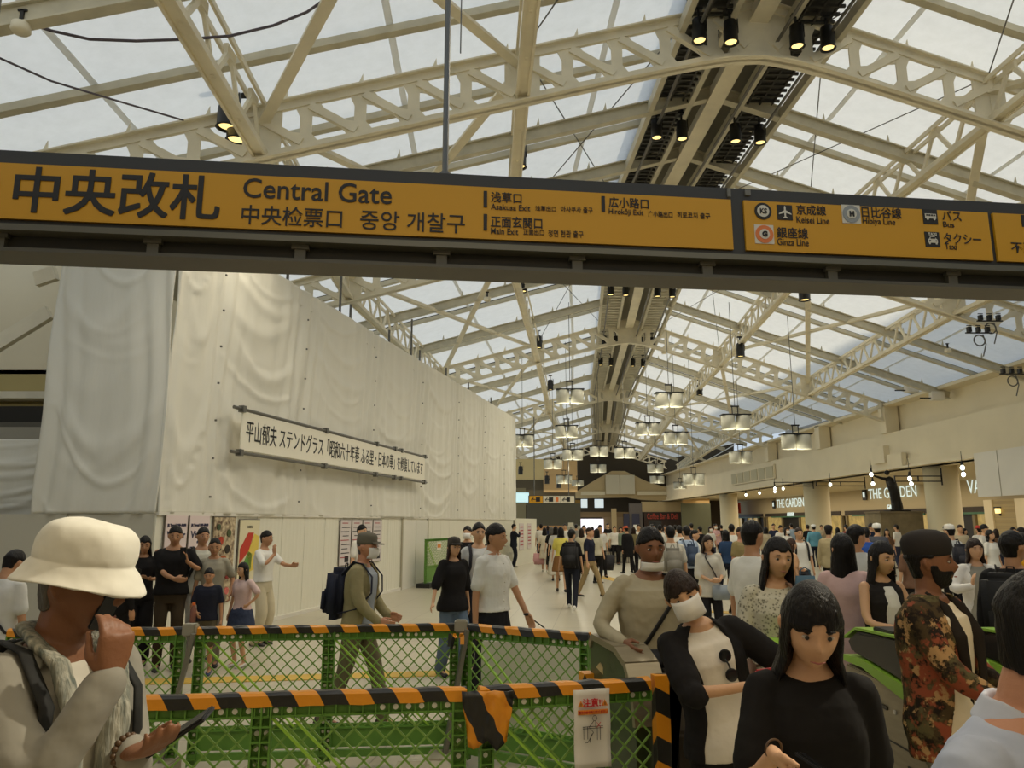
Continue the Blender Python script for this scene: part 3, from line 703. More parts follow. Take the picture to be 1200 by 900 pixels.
# shops under the gable
def farbox(name, x0, x1, y0, y1, m, label, cat, dy=-.5, depth=.4):
    a, b = gp(x0, y1, dy), gp(x1, y0, dy); o = mbx(name, (0, 0, 0), (b.x-a.x, depth, b.z-a.z), m); o.location = (a+b)/2
    if label: tag(o, label, cat)
    else: struct(o)
    return o
farbox('wall_far_1', 752, 800, 588, 600, MG, None, None); 
o = farbox('shop_sign', 755, 797, 600, 622, mat('dark_brown_sign', (58, 44, 36), .6), 'dark brown shop sign with dim red letters under the far gable', 'shop sign', -.7)
text('Coffee Bar & Deli', 1.0, mat('dim_red', (150, 60, 44), .6, emit=(150, 60, 44), estr=.3), o, (0, -.3, .3), (pi/2, 0, 0), align='CENTER', sx=.55)
farbox('trim_9', 673, 752, 600, 606, mat('tan_beam', (120, 100, 70), .7), None, None, -.4)
for x0, x1 in ((681, 688), (697, 707)):
    farbox('glass_screen', x0, x1, 585, 595, mat('blue_white_screen', (190, 200, 200), .4, emit=(200, 215, 220), estr=.8), 'small bright screen under the far gable, %s one' % ('left' if x0 < 690 else 'right'), 'screen', -.6)
farbox('bright_kiosk', 680, 707, 608, 624, mat('kiosk_glow', (240, 236, 246), .4, emit=(236, 232, 245), estr=1.1, noise=.0), 'brightly lit white kiosk window in the far distance', 'kiosk', -.8)
farbox('wall_far_2', 717, 722, 596, 630, MG, None, None, -.6); farbox('wall_far_3', 738, 752, 590, 630, mat('grey_blue', (110, 104, 100), .6), None, None, -.6); farbox('wall_far_4', 707, 738, 606, 630, mat('tan2', (130, 112, 86), .7), None, None, -.45)
farbox('display_screen', 731, 737, 602, 617, mat('dark_blue_panel', (60, 62, 84), .5), 'narrow blue display panel in the far distance, left one', 'screen', -.8); farbox('display_screen', 741, 749, 602, 617, mat('dark_blue_panel', (0, 0, 0)), 'narrow blue display panel in the far distance, right one', 'screen', -.8)
# left far side wing behind the tarpaulin end
def wing(name, x0, x1, y0, y1, Y, m):
    a, b = aty(x0, y1, Y), aty(x1, y0, Y); o = mbx(name, (0, 0, 0), (b.x-a.x, .3, b.z-a.z), m); o.location = (a+b)/2; return struct(o)
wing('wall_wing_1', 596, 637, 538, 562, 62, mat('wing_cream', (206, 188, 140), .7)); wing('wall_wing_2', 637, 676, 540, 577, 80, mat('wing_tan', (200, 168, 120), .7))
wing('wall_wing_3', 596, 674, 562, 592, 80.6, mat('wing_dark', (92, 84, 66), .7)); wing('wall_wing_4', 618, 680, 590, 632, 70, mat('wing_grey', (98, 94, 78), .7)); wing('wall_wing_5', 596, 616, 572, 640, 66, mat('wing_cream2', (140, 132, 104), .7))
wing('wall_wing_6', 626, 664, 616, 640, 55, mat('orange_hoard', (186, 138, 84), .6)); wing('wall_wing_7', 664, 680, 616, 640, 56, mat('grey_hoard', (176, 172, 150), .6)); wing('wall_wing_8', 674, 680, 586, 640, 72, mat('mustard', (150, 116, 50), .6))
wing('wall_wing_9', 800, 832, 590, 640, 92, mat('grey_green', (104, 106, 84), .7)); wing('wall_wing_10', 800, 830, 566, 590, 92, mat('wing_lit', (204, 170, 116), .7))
# white temporary panel with notices beyond the tarp end
A = atz(604, 664, 0); B = atz(625, 660, 0)
r = thing('hoarding', 'short white hoarding with two notices beyond the tarpaulin end', 'hoarding', A, atan2(4.5, 1.0)); 
Ll = 4.6; mbx('panel', (Ll/2, 0, .98), (Ll, .06, 1.96), M_RIB, r)
for u, lb in ((1.0, 'left'), (2.7, 'right')):
    mbx('notice', (u, -.05, 1.2), (.9, .02, 1.1), M_NOTE, r)
    for k in range(6): mbx('text_line', (u, -.065, 1.6-k*.15), (.6, .01, .05), mat('red_ink', (0, 0, 0)), r)
# building outside to the right, shades the lower right roof
struct(mbx('wall_outside_tower', (42, 40, 14), (10, 120, 32), mat('outside_concrete', (150, 146, 138), .8)))
# ================================================================ HANGING SIGN
M_YEL = mat('sign_yellow', (208, 150, 24), .5)
M_SIGNB = mat('sign_frame', (58, 55, 48), .5); M_INK2 = mat('sign_ink', (44, 40, 34), .6); M_SW = mat('sign_white', (214, 206, 186), .5)
SX, SY = 0.0, 6.0; SR = atan2(.115, 1)
sg = thing('hanging_sign', 'long yellow station sign with black Japanese lettering hanging across the hall', 'sign', (SX, SY, 0), SR)
SN = Vector((cos(SR), sin(SR), 0))
def sp_(px, py):
    """sign local (u, z) of a pixel"""
    d = ray(px, py); n = Vector((-SN.y, SN.x, 0)); t = (Vector((SX, SY, 0)).dot(n))/d.dot(n)
    p = Vector((0, 0, CZ))+d*t; return (p-Vector((SX, SY, 0))).dot(SN), p.z
U0 = sp_(-60, 230)[0]; U1 = sp_(1275, 270)[0]
ZT, ZY1, ZY0, ZB = 4.75, 4.63, 4.16, 4.125
mbx('frame', ((U0+U1)/2, .15, (ZT+ZB)/2), (U1-U0, .28, ZT-ZB), M_SIGNB, sg)
mbx('lip', ((U0+U1)/2, .12, 4.07), (U1-U0, .40, .05), mat('sign_lip', (104, 100, 86), .4, metal=.4), sg)
mbx('support_beam', ((U0+U1)/2, .17, 3.99), (U1-U0, .22, .14), mat('sign_beam_dark', (50, 48, 42), .6), sg)
mbx('bottom_flange', ((U0+U1)/2, .17, 3.915), (U1-U0, .34, .03), mat('sign_flange', (92, 88, 76), .5), sg)
u = U0+.4
while u < U1:
    mbx('stiffener', (u, .04, 3.985), (.09, .06, .13), mat('sign_flange', (0, 0, 0)), sg); mbx('stiffener', (u, .02, 4.03), (.14, .05, .04), mat('sign_flange', (0, 0, 0)), sg); u += 1.16
ua = sp_(857, 260)[0]; ub = sp_(872, 260)[0]; uc = sp_(1159, 275)[0]; ud = sp_(1165, 275)[0]
for a, b, lb in ((U0, ua, 1), (ub, uc, 2), (ud, U1, 3)):
    mbx('yellow_panel', ((a+b)/2, 0, (ZY0+ZY1)/2), (b-a, .03, ZY1-ZY0), M_YEL, sg)
TR = (pi/2, 0, 0)
def st(s, px0, py1, px1, py0, m=M_INK2, bold=.0, name='lettering', fat=0):
    """text fitted between pixel x0..x1 with glyph body from py0 (top) to py1 (baseline)"""
    u0, z0 = sp_(px0, py1); z1 = sp_(px0, py0)[1]; u1 = sp_(px1, py0)[0]
    t = text(s, 1.0, m, sg, (0, 0, 0), TR, name, bold=0)
    xs = [v.co.x for v in t.data.vertices]; ys = [v.co.y for v in t.data.vertices]
    w0 = max(xs)-min(xs); h0 = max(ys)-min(ys); bpy.data.objects.remove(t)
    hz = z1-z0; sz = hz/h0
    t = text(s, sz, m, sg, (0, 0, 0), TR, name, bold=bold, fat=fat)
    xs = [v.co.x for v in t.data.vertices]; ys = [v.co.y for v in t.data.vertices]; sx = (u1-u0)/(max(xs)-min(xs))
    t.scale = (sx, 1, 1); t.location = (u0-min(xs)*sx, -.02, z0-min(ys)); return t
st('中央改札', 14, 249.5, 262, 197, fat=.0062); st('Central Gate', 285, 232.5, 460, 210, bold=.002)
st('中央检票口', 283, 263.5, 402, 241, bold=.0012); st('중앙 개찰구', 422, 269.5, 545, 247, bold=.001)
for px, y0, y1 in ((568.5, 225, 244), (568.5, 252, 271), (706.5, 231, 249)):
    u_, z0 = sp_(px, y1); _, z1 = sp_(px, y0); mbx('bar_mark', (u_, -.02, (z0+z1)/2), (.03, .006, z1-z0), M_INK2, sg)
st('浅草口', 575, 238, 611, 226, bold=.0012); st('Asakusa Exit', 575, 246.5, 621, 239.8, bold=.0004); st('浅草出口', 627, 248, 651, 241.8); st('아사쿠사 출구', 657, 249.5, 694, 242.5)
st('正面玄関口', 575, 267, 635, 254, bold=.0012); st('Main Exit', 575, 275, 607, 268, bold=.0004); st('正面出口', 613, 276, 637, 269); st('정면 현관 출구', 642, 278, 683, 270)
st('広小路口', 713, 244, 759, 232, bold=.0012); st('Hirokōji Exit', 713, 253.5, 753, 245, bold=.0004); st('广小路出口', 759, 255, 787, 248); st('히로코지 출구', 793, 256, 831, 249)
st('京成線', 932.5, 252.5, 966, 241, bold=.001); st('Keisei Line', 932.5, 262, 970, 254.5); st('日比谷線', 1009, 255.5, 1054, 243, bold=.001); st('Hibiya Line', 1010, 265, 1047, 256)
st('銀座線', 909.5, 279.5, 945, 267, bold=.001); st('Ginza Line', 910, 288, 946, 280); st('バス', 1103, 259, 1124, 248, bold=.001); st('Bus', 1104, 267, 1116, 260.5)
st('タクシー', 1105, 286, 1147, 274, bold=.001); st('Taxi', 1106, 293, 1119, 286); st('不忍口', 1184, 297, 1222, 285, bold=.001)
# symbol badges
def badge(px, py, w_, m, name, rnd=True, z=-.018):
    u_, zz = sp_(px, py); s = w_*.0077
    bm = bmesh.new()
    if rnd: tube(bm, (u_, z, zz), (u_, z-.004, zz), s/2, seg=32)
    else:
        box(bm, (u_, z, zz), (s, .006, s))
    obj(name, bm, m, sg); return u_, zz, s
M_OR = mat('metro_orange', (222, 122, 60), .5); M_GR = mat('metro_grey', (150, 152, 148), .5)
u_, zz, s = badge(893, 248.5, 20.5, M_INK2, 'badge'); badge(893, 248.5, 14.5, M_SW, 'badge_disc', z=-.022); text('KS', .068, M_INK2, sg, (u_, -.028, zz-.024), TR, 'badge_letter', bold=.002, align='CENTER', sx=.9)
u_, zz, s = badge(918.5, 250, 18.5, M_INK2, 'badge', False)
bm = bmesh.new(); k = .062     # aeroplane pictogram
pl = [(0, 1), (.12, .85), (.13, .3), (.95, -.2), (.95, -.36), (.13, -.1), (.1, -.62), (.36, -.82), (.36, -.95), (0, -.84)]
prism(bm, [(u_+x*k, -.026, zz+y*k) for x, y in pl+[(-x, y) for x, y in pl[::-1][1:-1]]], (0, .003, 0)); obj('aeroplane_mark', bm, M_SW, sg)
for px, py, ring, L_ in ((996, 252, M_GR, 'H'), (894.5, 275.5, M_OR, 'G')):
    u_, zz, s = badge(px, py, 23, M_SW, 'badge', False)
    bm = bmesh.new(); tube(bm, (u_, -.022, zz), (u_, -.026, zz), .083, seg=36); obj('badge_ring', bm, ring, sg)
    bm = bmesh.new(); tube(bm, (u_, -.027, zz), (u_, -.03, zz), .047, seg=28); obj('badge_disc', bm, M_SW, sg)
    text(L_, .065, M_INK2, sg, (u_, -.034, zz-.023), TR, 'badge_letter', bold=.004, align='CENTER')
u_, zz, s = badge(1088.5, 255, 18.5, M_INK2, 'badge', False)      # bus pictogram
bm = bmesh.new(); box(bm, (u_-.002, -.026, zz+.003), (.108, .004, .045)); tube(bm, (u_-.032, -.024, zz-.024), (u_-.032, -.028, zz-.024), .011); tube(bm, (u_+.034, -.024, zz-.024), (u_+.034, -.028, zz-.024), .011); obj('bus_mark', bm, M_SW, sg)
bm = bmesh.new()
for j in range(4): box(bm, (u_-.038+j*.024, -.03, zz+.011), (.017, .003, .014))
obj('bus_mark_window', bm, M_INK2, sg)
u_, zz, s = badge(1091, 281.5, 18.5, M_INK2, 'badge', False)
text('TAXI', .038, M_SW, sg, (u_, -.026, zz+.035), TR, 'badge_letter', bold=.001, align='CENTER')
bm = bmesh.new(); prism(bm, [(u_+x, -.026, zz+y) for x, y in ((-.047, -.035), (.047, -.035), (.047, -.005), (.032, .008), (.022, .026), (-.022, .026), (-.032, .008), (-.047, -.005))], (0, .003, 0)); box(bm, (u_, -.025, zz+.031), (.02, .004, .01)); box(bm, (u_-.033, -.025, zz-.042), (.016, .004, .014)); box(bm, (u_+.033, -.025, zz-.042), (.016, .004, .014)); obj('taxi_mark', bm, M_SW, sg)
bm = bmesh.new(); box(bm, (u_, -.03, zz+.012), (.045, .003, .014)); box(bm, (u_-.03, -.03, zz-.017), (.014, .003, .01)); box(bm, (u_+.03, -.03, zz-.017), (.014, .003, .01)); obj('taxi_mark_window', bm, M_INK2, sg)
badge(1202, 260, 15, M_INK2, 'badge', False)
u_, zz = sp_(2, 217); bm = bmesh.new(); tube(bm, (u_-.07, -.02, zz), (u_-.07, -.026, zz), .06, seg=20); obj('badge', bm, M_INK2, sg)
u_, zz = sp_(876, 226); mbx('maker_mark', (u_, -.0, zz), (.05, .02, .05), mat('faint_grey', (120, 116, 104), .6), sg)
u_, zz = sp_(854, 226); mbx('maker_label', (u_, -.0, zz), (.03, .02, .08), mat('faint_grey', (0, 0, 0)), sg)
# suspension poles
for px, top in ((522, 11.0),):
    u_, zz = sp_(px, 205); bm = bmesh.new(); tube(bm, (u_, .15, 4.7), (u_, .15, 11.2), .028); tube(bm, (u_, .15, 7.3), (u_, .15, 7.42), .04); tube(bm, (u_, .15, 4.74), (u_, .15, 4.82), .05); obj('suspension_pole', bm, M_PIPE, sg)
    bm = bmesh.new(); tube(bm, (u_+.12, .15, 6.0), (u_+.14, .15, 11.2), .006); obj('wire', bm, M_PIPE, sg)
for px in (-50, 1262):
    u_, zz = sp_(px, 230); bm = bmesh.new(); tube(bm, (u_, .15, 4.7), (u_, .15, 10.6), .028); obj('suspension_pole', bm, M_PIPE, sg)

# smaller hanging direction sign far left
r = thing('direction_sign', 'small far yellow and white direction sign beyond the tarpaulin end', 'sign', aty(646.5, 585.5, 45))
k = 45/FPX
mbx('box', (0, 0, 0), (54*k, .3, 9*k), M_SIGNB, r)
for x0, x1, m_ in ((-26, -10.5, M_YEL), (-10, 10, M_SW), (10.5, 26, M_SW)): mbx('panel', ((x0+x1)/2*k, -.17, 0), ((x1-x0)*k, .03, 8*k), m_, r)
for x, s in ((-24, '←'), (-8, '←'), (12, '←')): text(s, .32, M_INKB, r, (x*k, -.2, -.1), TR, 'arrow', bold=.01)
for x, w_ in ((-16, 5), (-1, 5), (6, 3), (19, 4)): mbx('pictogram', (x*k, -.2, 0), (w_*k, .02, 5*k), M_INKB if w_ != 3 else M_OR, r)
for x in (-20, 20): bm = bmesh.new(); tube(bm, (x*k, 0, .2), (x*k, 0, 5), .03); obj('rod', bm, M_PIPE, r)
r = mbx('blue_white_sign', (0, 0, 0), (1.1, .2, .7), mat('lit_pale_blue', (190, 220, 225), .5, emit=(190, 225, 230), estr=.8)); r.location = aty(611, 583, 55); tag(r, 'small lit pale blue sign just right of the tarpaulin end', 'sign')
for px, py, lb in ((610, 554, 'upper one left'), (641, 565, 'middle one'), (655, 570, 'lower right one')):
    o = spot(aty(px, py+2, 58), 'small black wall spotlight beyond the tarpaulin end, '+lb)

M_CABLE = mat('cable_purple_grey', (92, 84, 92), .6)
# loose cable and small bells top left
bm = bmesh.new(); pts = [aty(x, y, 9.3+j*.1) for j, (x, y) in enumerate(((30, 26), (60, 36), (105, 46), (160, 48), (220, 46), (270, 42), (320, 30), (360, 14), (385, -4)))]
pipe(bm, pts, .022, 6); o = obj('loose_cable', bm, M_CABLE); tag(o, 'thin dark cable drooping across the upper left roof', 'cable')
bm = bmesh.new(); pts = [aty(-5, 66, 9.6), aty(60, 95, 10.3), aty(130, 116, 11.0), aty(215, 141, 12)]; pipe(bm, pts, .018, 6); o = obj('loose_cable', bm, M_CABLE); tag(o, 'straight thin cable at the far upper left of the roof', 'cable')
for px, py, Y, lb in ((24, 36, 8.9, 'pale round smoke detector under the beam in the top left corner'), (571, 352, 25, 'pale small detector hanging below the sign at left of centre'), (857, 335, 27, 'pale small detector hanging right of the ridge below the sign'), (778, 414, 38, 'pale small detector right of the ridge at the third truss'), (1111, 412, 27, 'pale small detector near the right wall')):
    r = thing('smoke_detector', lb, 'detector', aty(px, py, Y)); bm = bmesh.new(); lathe(bm, [(.05, .12), (.115, .10), (.125, 0), (.10, -.03)], 18); obj('dome', bm, M_STEEL, r, True)
    bm = bmesh.new(); box(bm, (0, 0, .2), (.05, .05, .2)); box(bm, (0, 0, .3), (.12, .05, .03)); obj('bracket', bm, M_BLACK, r)
# flood lamps with coiled cables near the right wall
for px, py, Y, lb in ((1147, 392, 22, 'black floodlamp cluster with coiled cable, left one under the roof at right'), (1160, 378, 22.5, 'black floodlamp cluster with coiled cable, middle one under the roof at right'), (1186, 440, 24, 'black floodlamp with coiled cable at the right edge')):
    p = aty(px, py, Y); r = thing('flood_lamp', lb, 'flood lamp', p); r.scale = (.62, .62, .62)
    bm = bmesh.new()
    for dx in (-.45, .0, .45): box(bm, (dx, 0, .25), (.16, .2, .26)); box(bm, (dx, -.02, .45), (.24, .04, .04))
    box(bm, (0, 0, .08), (1.3, .06, .06)); obj('housing', bm, M_BLACK, r)
    bm = bmesh.new(); pipe(bm, [(cos(a)*.27, 0, -.3+sin(a)*.27) for a in [i*.35 for i in range(20)]], .035, 6); pipe(bm, [(.2, 0, 0), (.3, 0, -.5), (.1, 0, -1.1)], .03, 6); obj('coiled_cable', bm, M_PIPE, r)
for px, py, Y, lb in ((1068, 455, 35, 'left white junction box below the right eave'), (1098, 464, 34, 'right white junction box below the right eave')):
    r = thing('junction_box', lb, 'junction box', aty(px, py, Y)); mbx('box', (0, 0, 0), (.6, .3, .4), M_WHITE, r, .02); mbx('bracket', (-.5, 0, -.1), (.6, .05, .05), M_BLACK, r)
r = thing('fascia_box', 'white box casing on the right fascia above the arcade', 'casing', aty(1038, 540, 38.2)); r.location.x = 19.75; mbx('box', (0, 0, 0), (.25, 1.5, .75), M_WALL, r, .03)

# ---- paired drum pendant lamps
def drum():
    root = thing('drum_pendant', 'tmp', 'pendant lamp', (0, 0, 0), 0, 'paired drum pendant lamps')
    mbx('crossbar', (0, 0, .62), (1.24, .5, .05), M_BLACK, root)
    for dx in (-.32, .32):
        bm = bmesh.new(); lathe(bm, [(.275, 0), (.29, .0), (.29, .58), (.20, .60), (.10, .58), (.27, .56)], 24, (dx, 0, 0)); s = obj('shade', bm, M_SHADE, root, True)
        bm = bmesh.new(); tube(bm, (dx, 0, .02), (dx, 0, .05), .26, seg=24); obj('diffuser', bm, mat('drum_glow', (235, 250, 200), .5, emit=(228, 245, 190), estr=1.6), root)
    bm = bmesh.new(); tube(bm, (-.12, 0, .62), (-.12, 0, 1.0), .02); tube(bm, (.12, 0, .62), (.12, 0, 1.0), .02); box(bm, (0, 0, 1.0), (.34, .06, .06)); obj('hanger', bm, M_BLACK, root)
    return root
dr0 = drum()
drs = [(668, 465, 33, 'largest one at left of the ridge'), (784, 469, 33, 'largest one at right of the ridge'), (664, 506, 27, 'below the largest left one'), (759, 503, 28, 'below the largest right one'), (792, 514, 28, 'right of the ridge, third row'),
       (612, 517, 27, 'half hidden by the tarpaulin end'), (671, 533, 24, 'left of the ridge, fourth row'), (648, 544, 22, 'leftmost of the fourth row'), (702, 529, 22, 'just left of the hall centre'), (732, 531, 24, 'just right of the hall centre'),
       (701, 549, 19, 'low one above the far gable, left'), (768, 549, 19, 'low one above the far gable, upper right'), (770, 562, 17, 'low one above the far gable, lower right'), (661, 562, 19, 'above the yellow direction sign'), (677, 566, 14, 'smallest one at left'),
       (813, 562, 25, 'lowest one at right near the wall'), (797, 569, 15, 'smallest one at right'), (862, 495, 34, 'right side, highest near the wall'), (933, 518, 35, 'right side, closest to the fascia'), (868, 536, 27, 'right side, low before the fascia')]
rods_ = []
for j, (px, py, wpx_, lb) in enumerate(drs):
    Y = FPX*1.24/wpx_; p = aty(px, py, Y); p.z -= .3
    f_ = min(range(60), key=lambda q: abs(ridge(q/10)[1]-Y)); zc_ = zr(abs(p.x-ridge(f_/10)[0]))
    if j == 0: dr0.location = p; rr = dr0
    bm = bmesh.new(); tube(bm, (0, 0, 1.0), (0, 0, max(1.4, zc_-p.z)), .014); rod_ = bm
    if j == 0: dr0['label'] = 'pair of white drum pendant lamps, '+lb
    else: rr = dup(dr0, p, 0, 'pair of white drum pendant lamps, '+lb)
    rods_.append((rod_, rr))

for q_ in rods_: lamp(q_[1].location+Vector((0, 0, -.5)), 45, colr=(1, .95, .74), r=.3)
for b_, rr in rods_: obj('rod', b_, M_PIPE, rr)
# ================================================================ FLOOR MARKINGS
M_TACT = mat('tactile_yellow', (206, 168, 74), .6, noise=.1, nscale=3)
def tact(a, b, wd, label):
    a, b = Vector(a), Vector(b); d = (b-a); L_ = d.length; r_ = atan2(d.y, d.x)
    bm = bmesh.new(); box(bm, (0, 0, .004), (L_, wd, .008))
    o = obj('tactile_paving', bm, M_TACT); o.location = ((a+b)/2); o.rotation_euler = (0, 0, r_)
    bm = bmesh.new(); n = min(int(L_/.06), 260)
    for i in range(n):
        for j in range(5): box(bm, (-L_/2+(i+.5)*L_/n, -wd/2+(j+.5)*wd/5, .010), (L_/n*.55, .025, .005))
    bm.free(); tag(o, label, 'tactile paving')
tact((-6.5, 8.65, 0), (1.1, 9.75, 0), .32, 'yellow tactile paving strip running behind the green barriers')
tact(atz(702, 675, 0), atz(726, 681, 0), .4, 'short yellow tactile strip right of the person in navy polo')
tact(atz(815, 716, 0), atz(880, 719, 0), .35, 'yellow tactile strip between the crowd at centre right')

# ================================================================ GREEN BARRIERS
def stripemat():
    m = bpy.data.materials.new('hazard_tape'); m.use_nodes = True; nt = m.node_tree; L = nt.links; b = nt.nodes['Principled BSDF']
    tc = nt.nodes.new('ShaderNodeTexCoord'); sx = nt.nodes.new('ShaderNodeSeparateXYZ'); L.new(tc.outputs['Object'], sx.inputs[0])
    a = nt.nodes.new('ShaderNodeMath'); a.operation = 'MULTIPLY_ADD'; a.inputs[1].default_value = .55; L.new(sx.outputs[2], a.inputs[0]); L.new(sx.outputs[0], a.inputs[2])
    a3 = nt.nodes.new('ShaderNodeMath'); a3.operation = 'MULTIPLY_ADD'; a3.inputs[1].default_value = .55; L.new(sx.outputs[1], a3.inputs[0]); L.new(a.outputs[0], a3.inputs[2])
    m2 = nt.nodes.new('ShaderNodeMath'); m2.operation = 'MULTIPLY'; m2.inputs[1].default_value = 1/.232; L.new(a3.outputs[0], m2.inputs[0])
    fr = nt.nodes.new('ShaderNodeMath'); fr.operation = 'FRACT'; L.new(m2.outputs[0], fr.inputs[0])
    gt = nt.nodes.new('ShaderNodeMath'); gt.operation = 'GREATER_THAN'; gt.inputs[1].default_value = .5; L.new(fr.outputs[0], gt.inputs[0])
    mx = nt.nodes.new('ShaderNodeMix'); mx.data_type = 'RGBA'; mx.inputs[6].default_value = (*srgb((226, 146, 28)), 1); mx.inputs[7].default_value = (*srgb((36, 34, 30)), 1); L.new(gt.outputs[0], mx.inputs[0])
    L.new(mx.outputs[2], b.inputs['Base Color']); b.inputs['Roughness'].default_value = .38
    n = nt.nodes.new('ShaderNodeTexNoise'); n.inputs['Scale'].default_value = 14; bp = nt.nodes.new('ShaderNodeBump'); bp.inputs['Strength'].default_value = .5; bp.inputs['Distance'].default_value = .01
    L.new(tc.outputs['Object'], n.inputs['Vector']); L.new(n.outputs[0], bp.inputs['Height']); L.new(bp.outputs[0], b.inputs['Normal'])
    return m
M_TAPE = stripemat()
M_HOLE = mat('hole_white', (244, 240, 224), .6)
M_LATT = mat('lattice_green', (122, 160, 74), .45)
def holed(name, bm, nf, m, root):
    bm.faces.ensure_lookup_table()
    for f in bm.faces[nf:]: f.material_index = 1
    o = obj(name, bm, m, root); o.data.materials.append(M_HOLE); return o
def barrier(a, b, label, ph=1.0, posts=(0, 1), low=.0, low_top=.27, tape=True, poststyle=None, tape_h=.055, dy=0):
    """plastic mesh barrier between floor points a and b; posts = fractions carrying doubled holed uprights"""
    a, b = Vector((a[0], a[1], 0)), Vector((b[0], b[1], 0)); d = b-a; L_ = d.length; rz = atan2(d.y, d.x)
    root = thing('mesh_barrier', label, 'barrier', a, rz, 'green mesh barriers'); M = M_GREEN
    top = ph-.03
    # top rail with pockets
    bm = bmesh.new(); box(bm, (L_/2, .0, top-.024), (L_, .02, .058)); box(bm, (L_/2, 0, top+.008), (L_, .05, .010)); box(bm, (L_/2, 0, top-.055), (L_, .05, .010))
    n = int(L_/.06)
    for i in range(n+1): box(bm, (L_*i/n, -.016, top-.026), (.006, .03, .058))
    nf = len(bm.faces)
    for i in range(n):
        if (i//6) % 2 == 0: tube(bm, (L_*(i+.5)/n, -.013, top-.030), (L_*(i+.5)/n, -.012, top-.030), .013, seg=10)
    holed('top_rail', bm, nf, M, root)
    # uprights
    for f in posts:
        x = L_*f; x = min(max(x, .035), L_-.035)
        bm = bmesh.new()
        for dx in ((-.042, 0, .042) if 0 < f < 1 else (-.03, .03)): box(bm, (x+dx, -.01, ph/2), (.008, .05, ph-.06))
        box(bm, (x, .008, ph/2), (.075 if 0 < f < 1 else .06, .008, ph-.06)); z = .08
        while z < ph-.1: box(bm, (x, -.012, z), (.08 if 0 < f < 1 else .06, .045, .007)); z += .066
        nf = len(bm.faces); z = .113
        while z < ph-.12:
            for dx in ((-.021, .021) if 0 < f < 1 else (0,)): tube(bm, (x+dx, .001, z), (x+dx, .003, z), .012, seg=8)
            z += .066
        holed('upright', bm, nf, M, root)
    # lattice between low panel and rail
    zl, zh = low_top, top-.055
    bm = bmesh.new(); st_ = .096; H = zh-zl; x = -H
    while x < L_:
        for sgn in (1, -1):
            x0, x1 = x, x+H; z0, z1 = (zl, zh) if sgn > 0 else (zh, zl)
            p = [x0, z0, x1, z1]
            if x0 < 0: f = (0-x0)/(x1-x0); p[0] = 0; p[1] = z0+(z1-z0)*f
            if x1 > L_: f = (L_-x0)/(x1-x0); p[2] = L_; p[3] = z0+(z1-z0)*f
            if p[2]-p[0] > .01: bar(bm, (p[0], 0, p[1]), (p[2], 0, p[3]), .0065, .009)
        x += st_
    obj('lattice', bm, M_LATT, root)
    segs = sorted(set([0]+[f for f in posts if 0 < f < 1]+[1]))
    for s0, s1 in zip(segs, segs[1:]):
        for o_, w_ in ((.04, .022), (.13, .014)):
            bm = bmesh.new(); bar(bm, (L_*s0+o_, -.008, zh), (min(L_*s0+o_+H, L_*s1), -.008, zl), w_, .012); obj('diagonal_strut', bm, M_LIME, root)
    # solid low panel, bottom rail
    bm = bmesh.new(); box(bm, (L_/2, .01, (low_top+.10)/2+.03), (L_, .012, low_top-.10)); obj('solid_panel', bm, M, root)
    bm = bmesh.new(); box(bm, (L_/2, 0, low_top), (L_, .03, .012)); box(bm, (L_/2, 0, .09), (L_, .04, .05)); obj('bottom_rail', bm, M, root)
    if tape:
        bm = bmesh.new(); n = max(8, int(L_/.06)); g = []
        rnd = random.Random(int(L_*100))
        for i in range(n+1):
            x = L_*i/n; s = rnd.uniform(-.003, .003); hh = tape_h/2; zc = top+.02
            g.append([bm.verts.new((x, -.035+s, zc-hh+s)), bm.verts.new((x, -.034+s, zc+hh*.6)), bm.verts.new((x, -.018, zc+hh+s)), bm.verts.new((x, .018, zc+hh+s)), bm.verts.new((x, .035, zc+hh*.5)), bm.verts.new((x, .035, zc-hh))])
        for i in range(n):
            for j in range(5): bm.faces.new((g[i][j], g[i+1][j], g[i+1][j+1], g[i][j+1]))
            bm.faces.new((g[i][5], g[i+1][5], g[i+1][0], g[i][0]))
        bm.faces.new(g[0]); bm.faces.new(g[-1][::-1]); obj('hazard_tape', bm, M_TAPE, root)
    return root
barrier((-3.75, 5.78), (-2.47, 5.88), 'green mesh barrier of the rear row, leftmost, beside the raised hand', 1.0, (0, 1))
barrier((-2.40, 5.90), (-.42, 6.1), 'long green mesh barrier of the rear row with a holed post in its middle', 1.0, (0, .5, 1))
barrier((-.38, 6.1), (.56, 5.58), 'green mesh barrier of the rear row, rightmost, ending near the ticket gate', 1.0, (0, 1))
barrier((-2.1, 3.55), (-.22, 3.8), 'long green mesh barrier of the front row, taped black and orange', 1.0, (0, .5, 1), tape_h=.06, low_top=.20)
barrier((-.16, 3.80), (.70, 4.02), 'green mesh barrier of the front row carrying the white notice', 1.0, (0, ), tape_h=.06, low_top=.20)
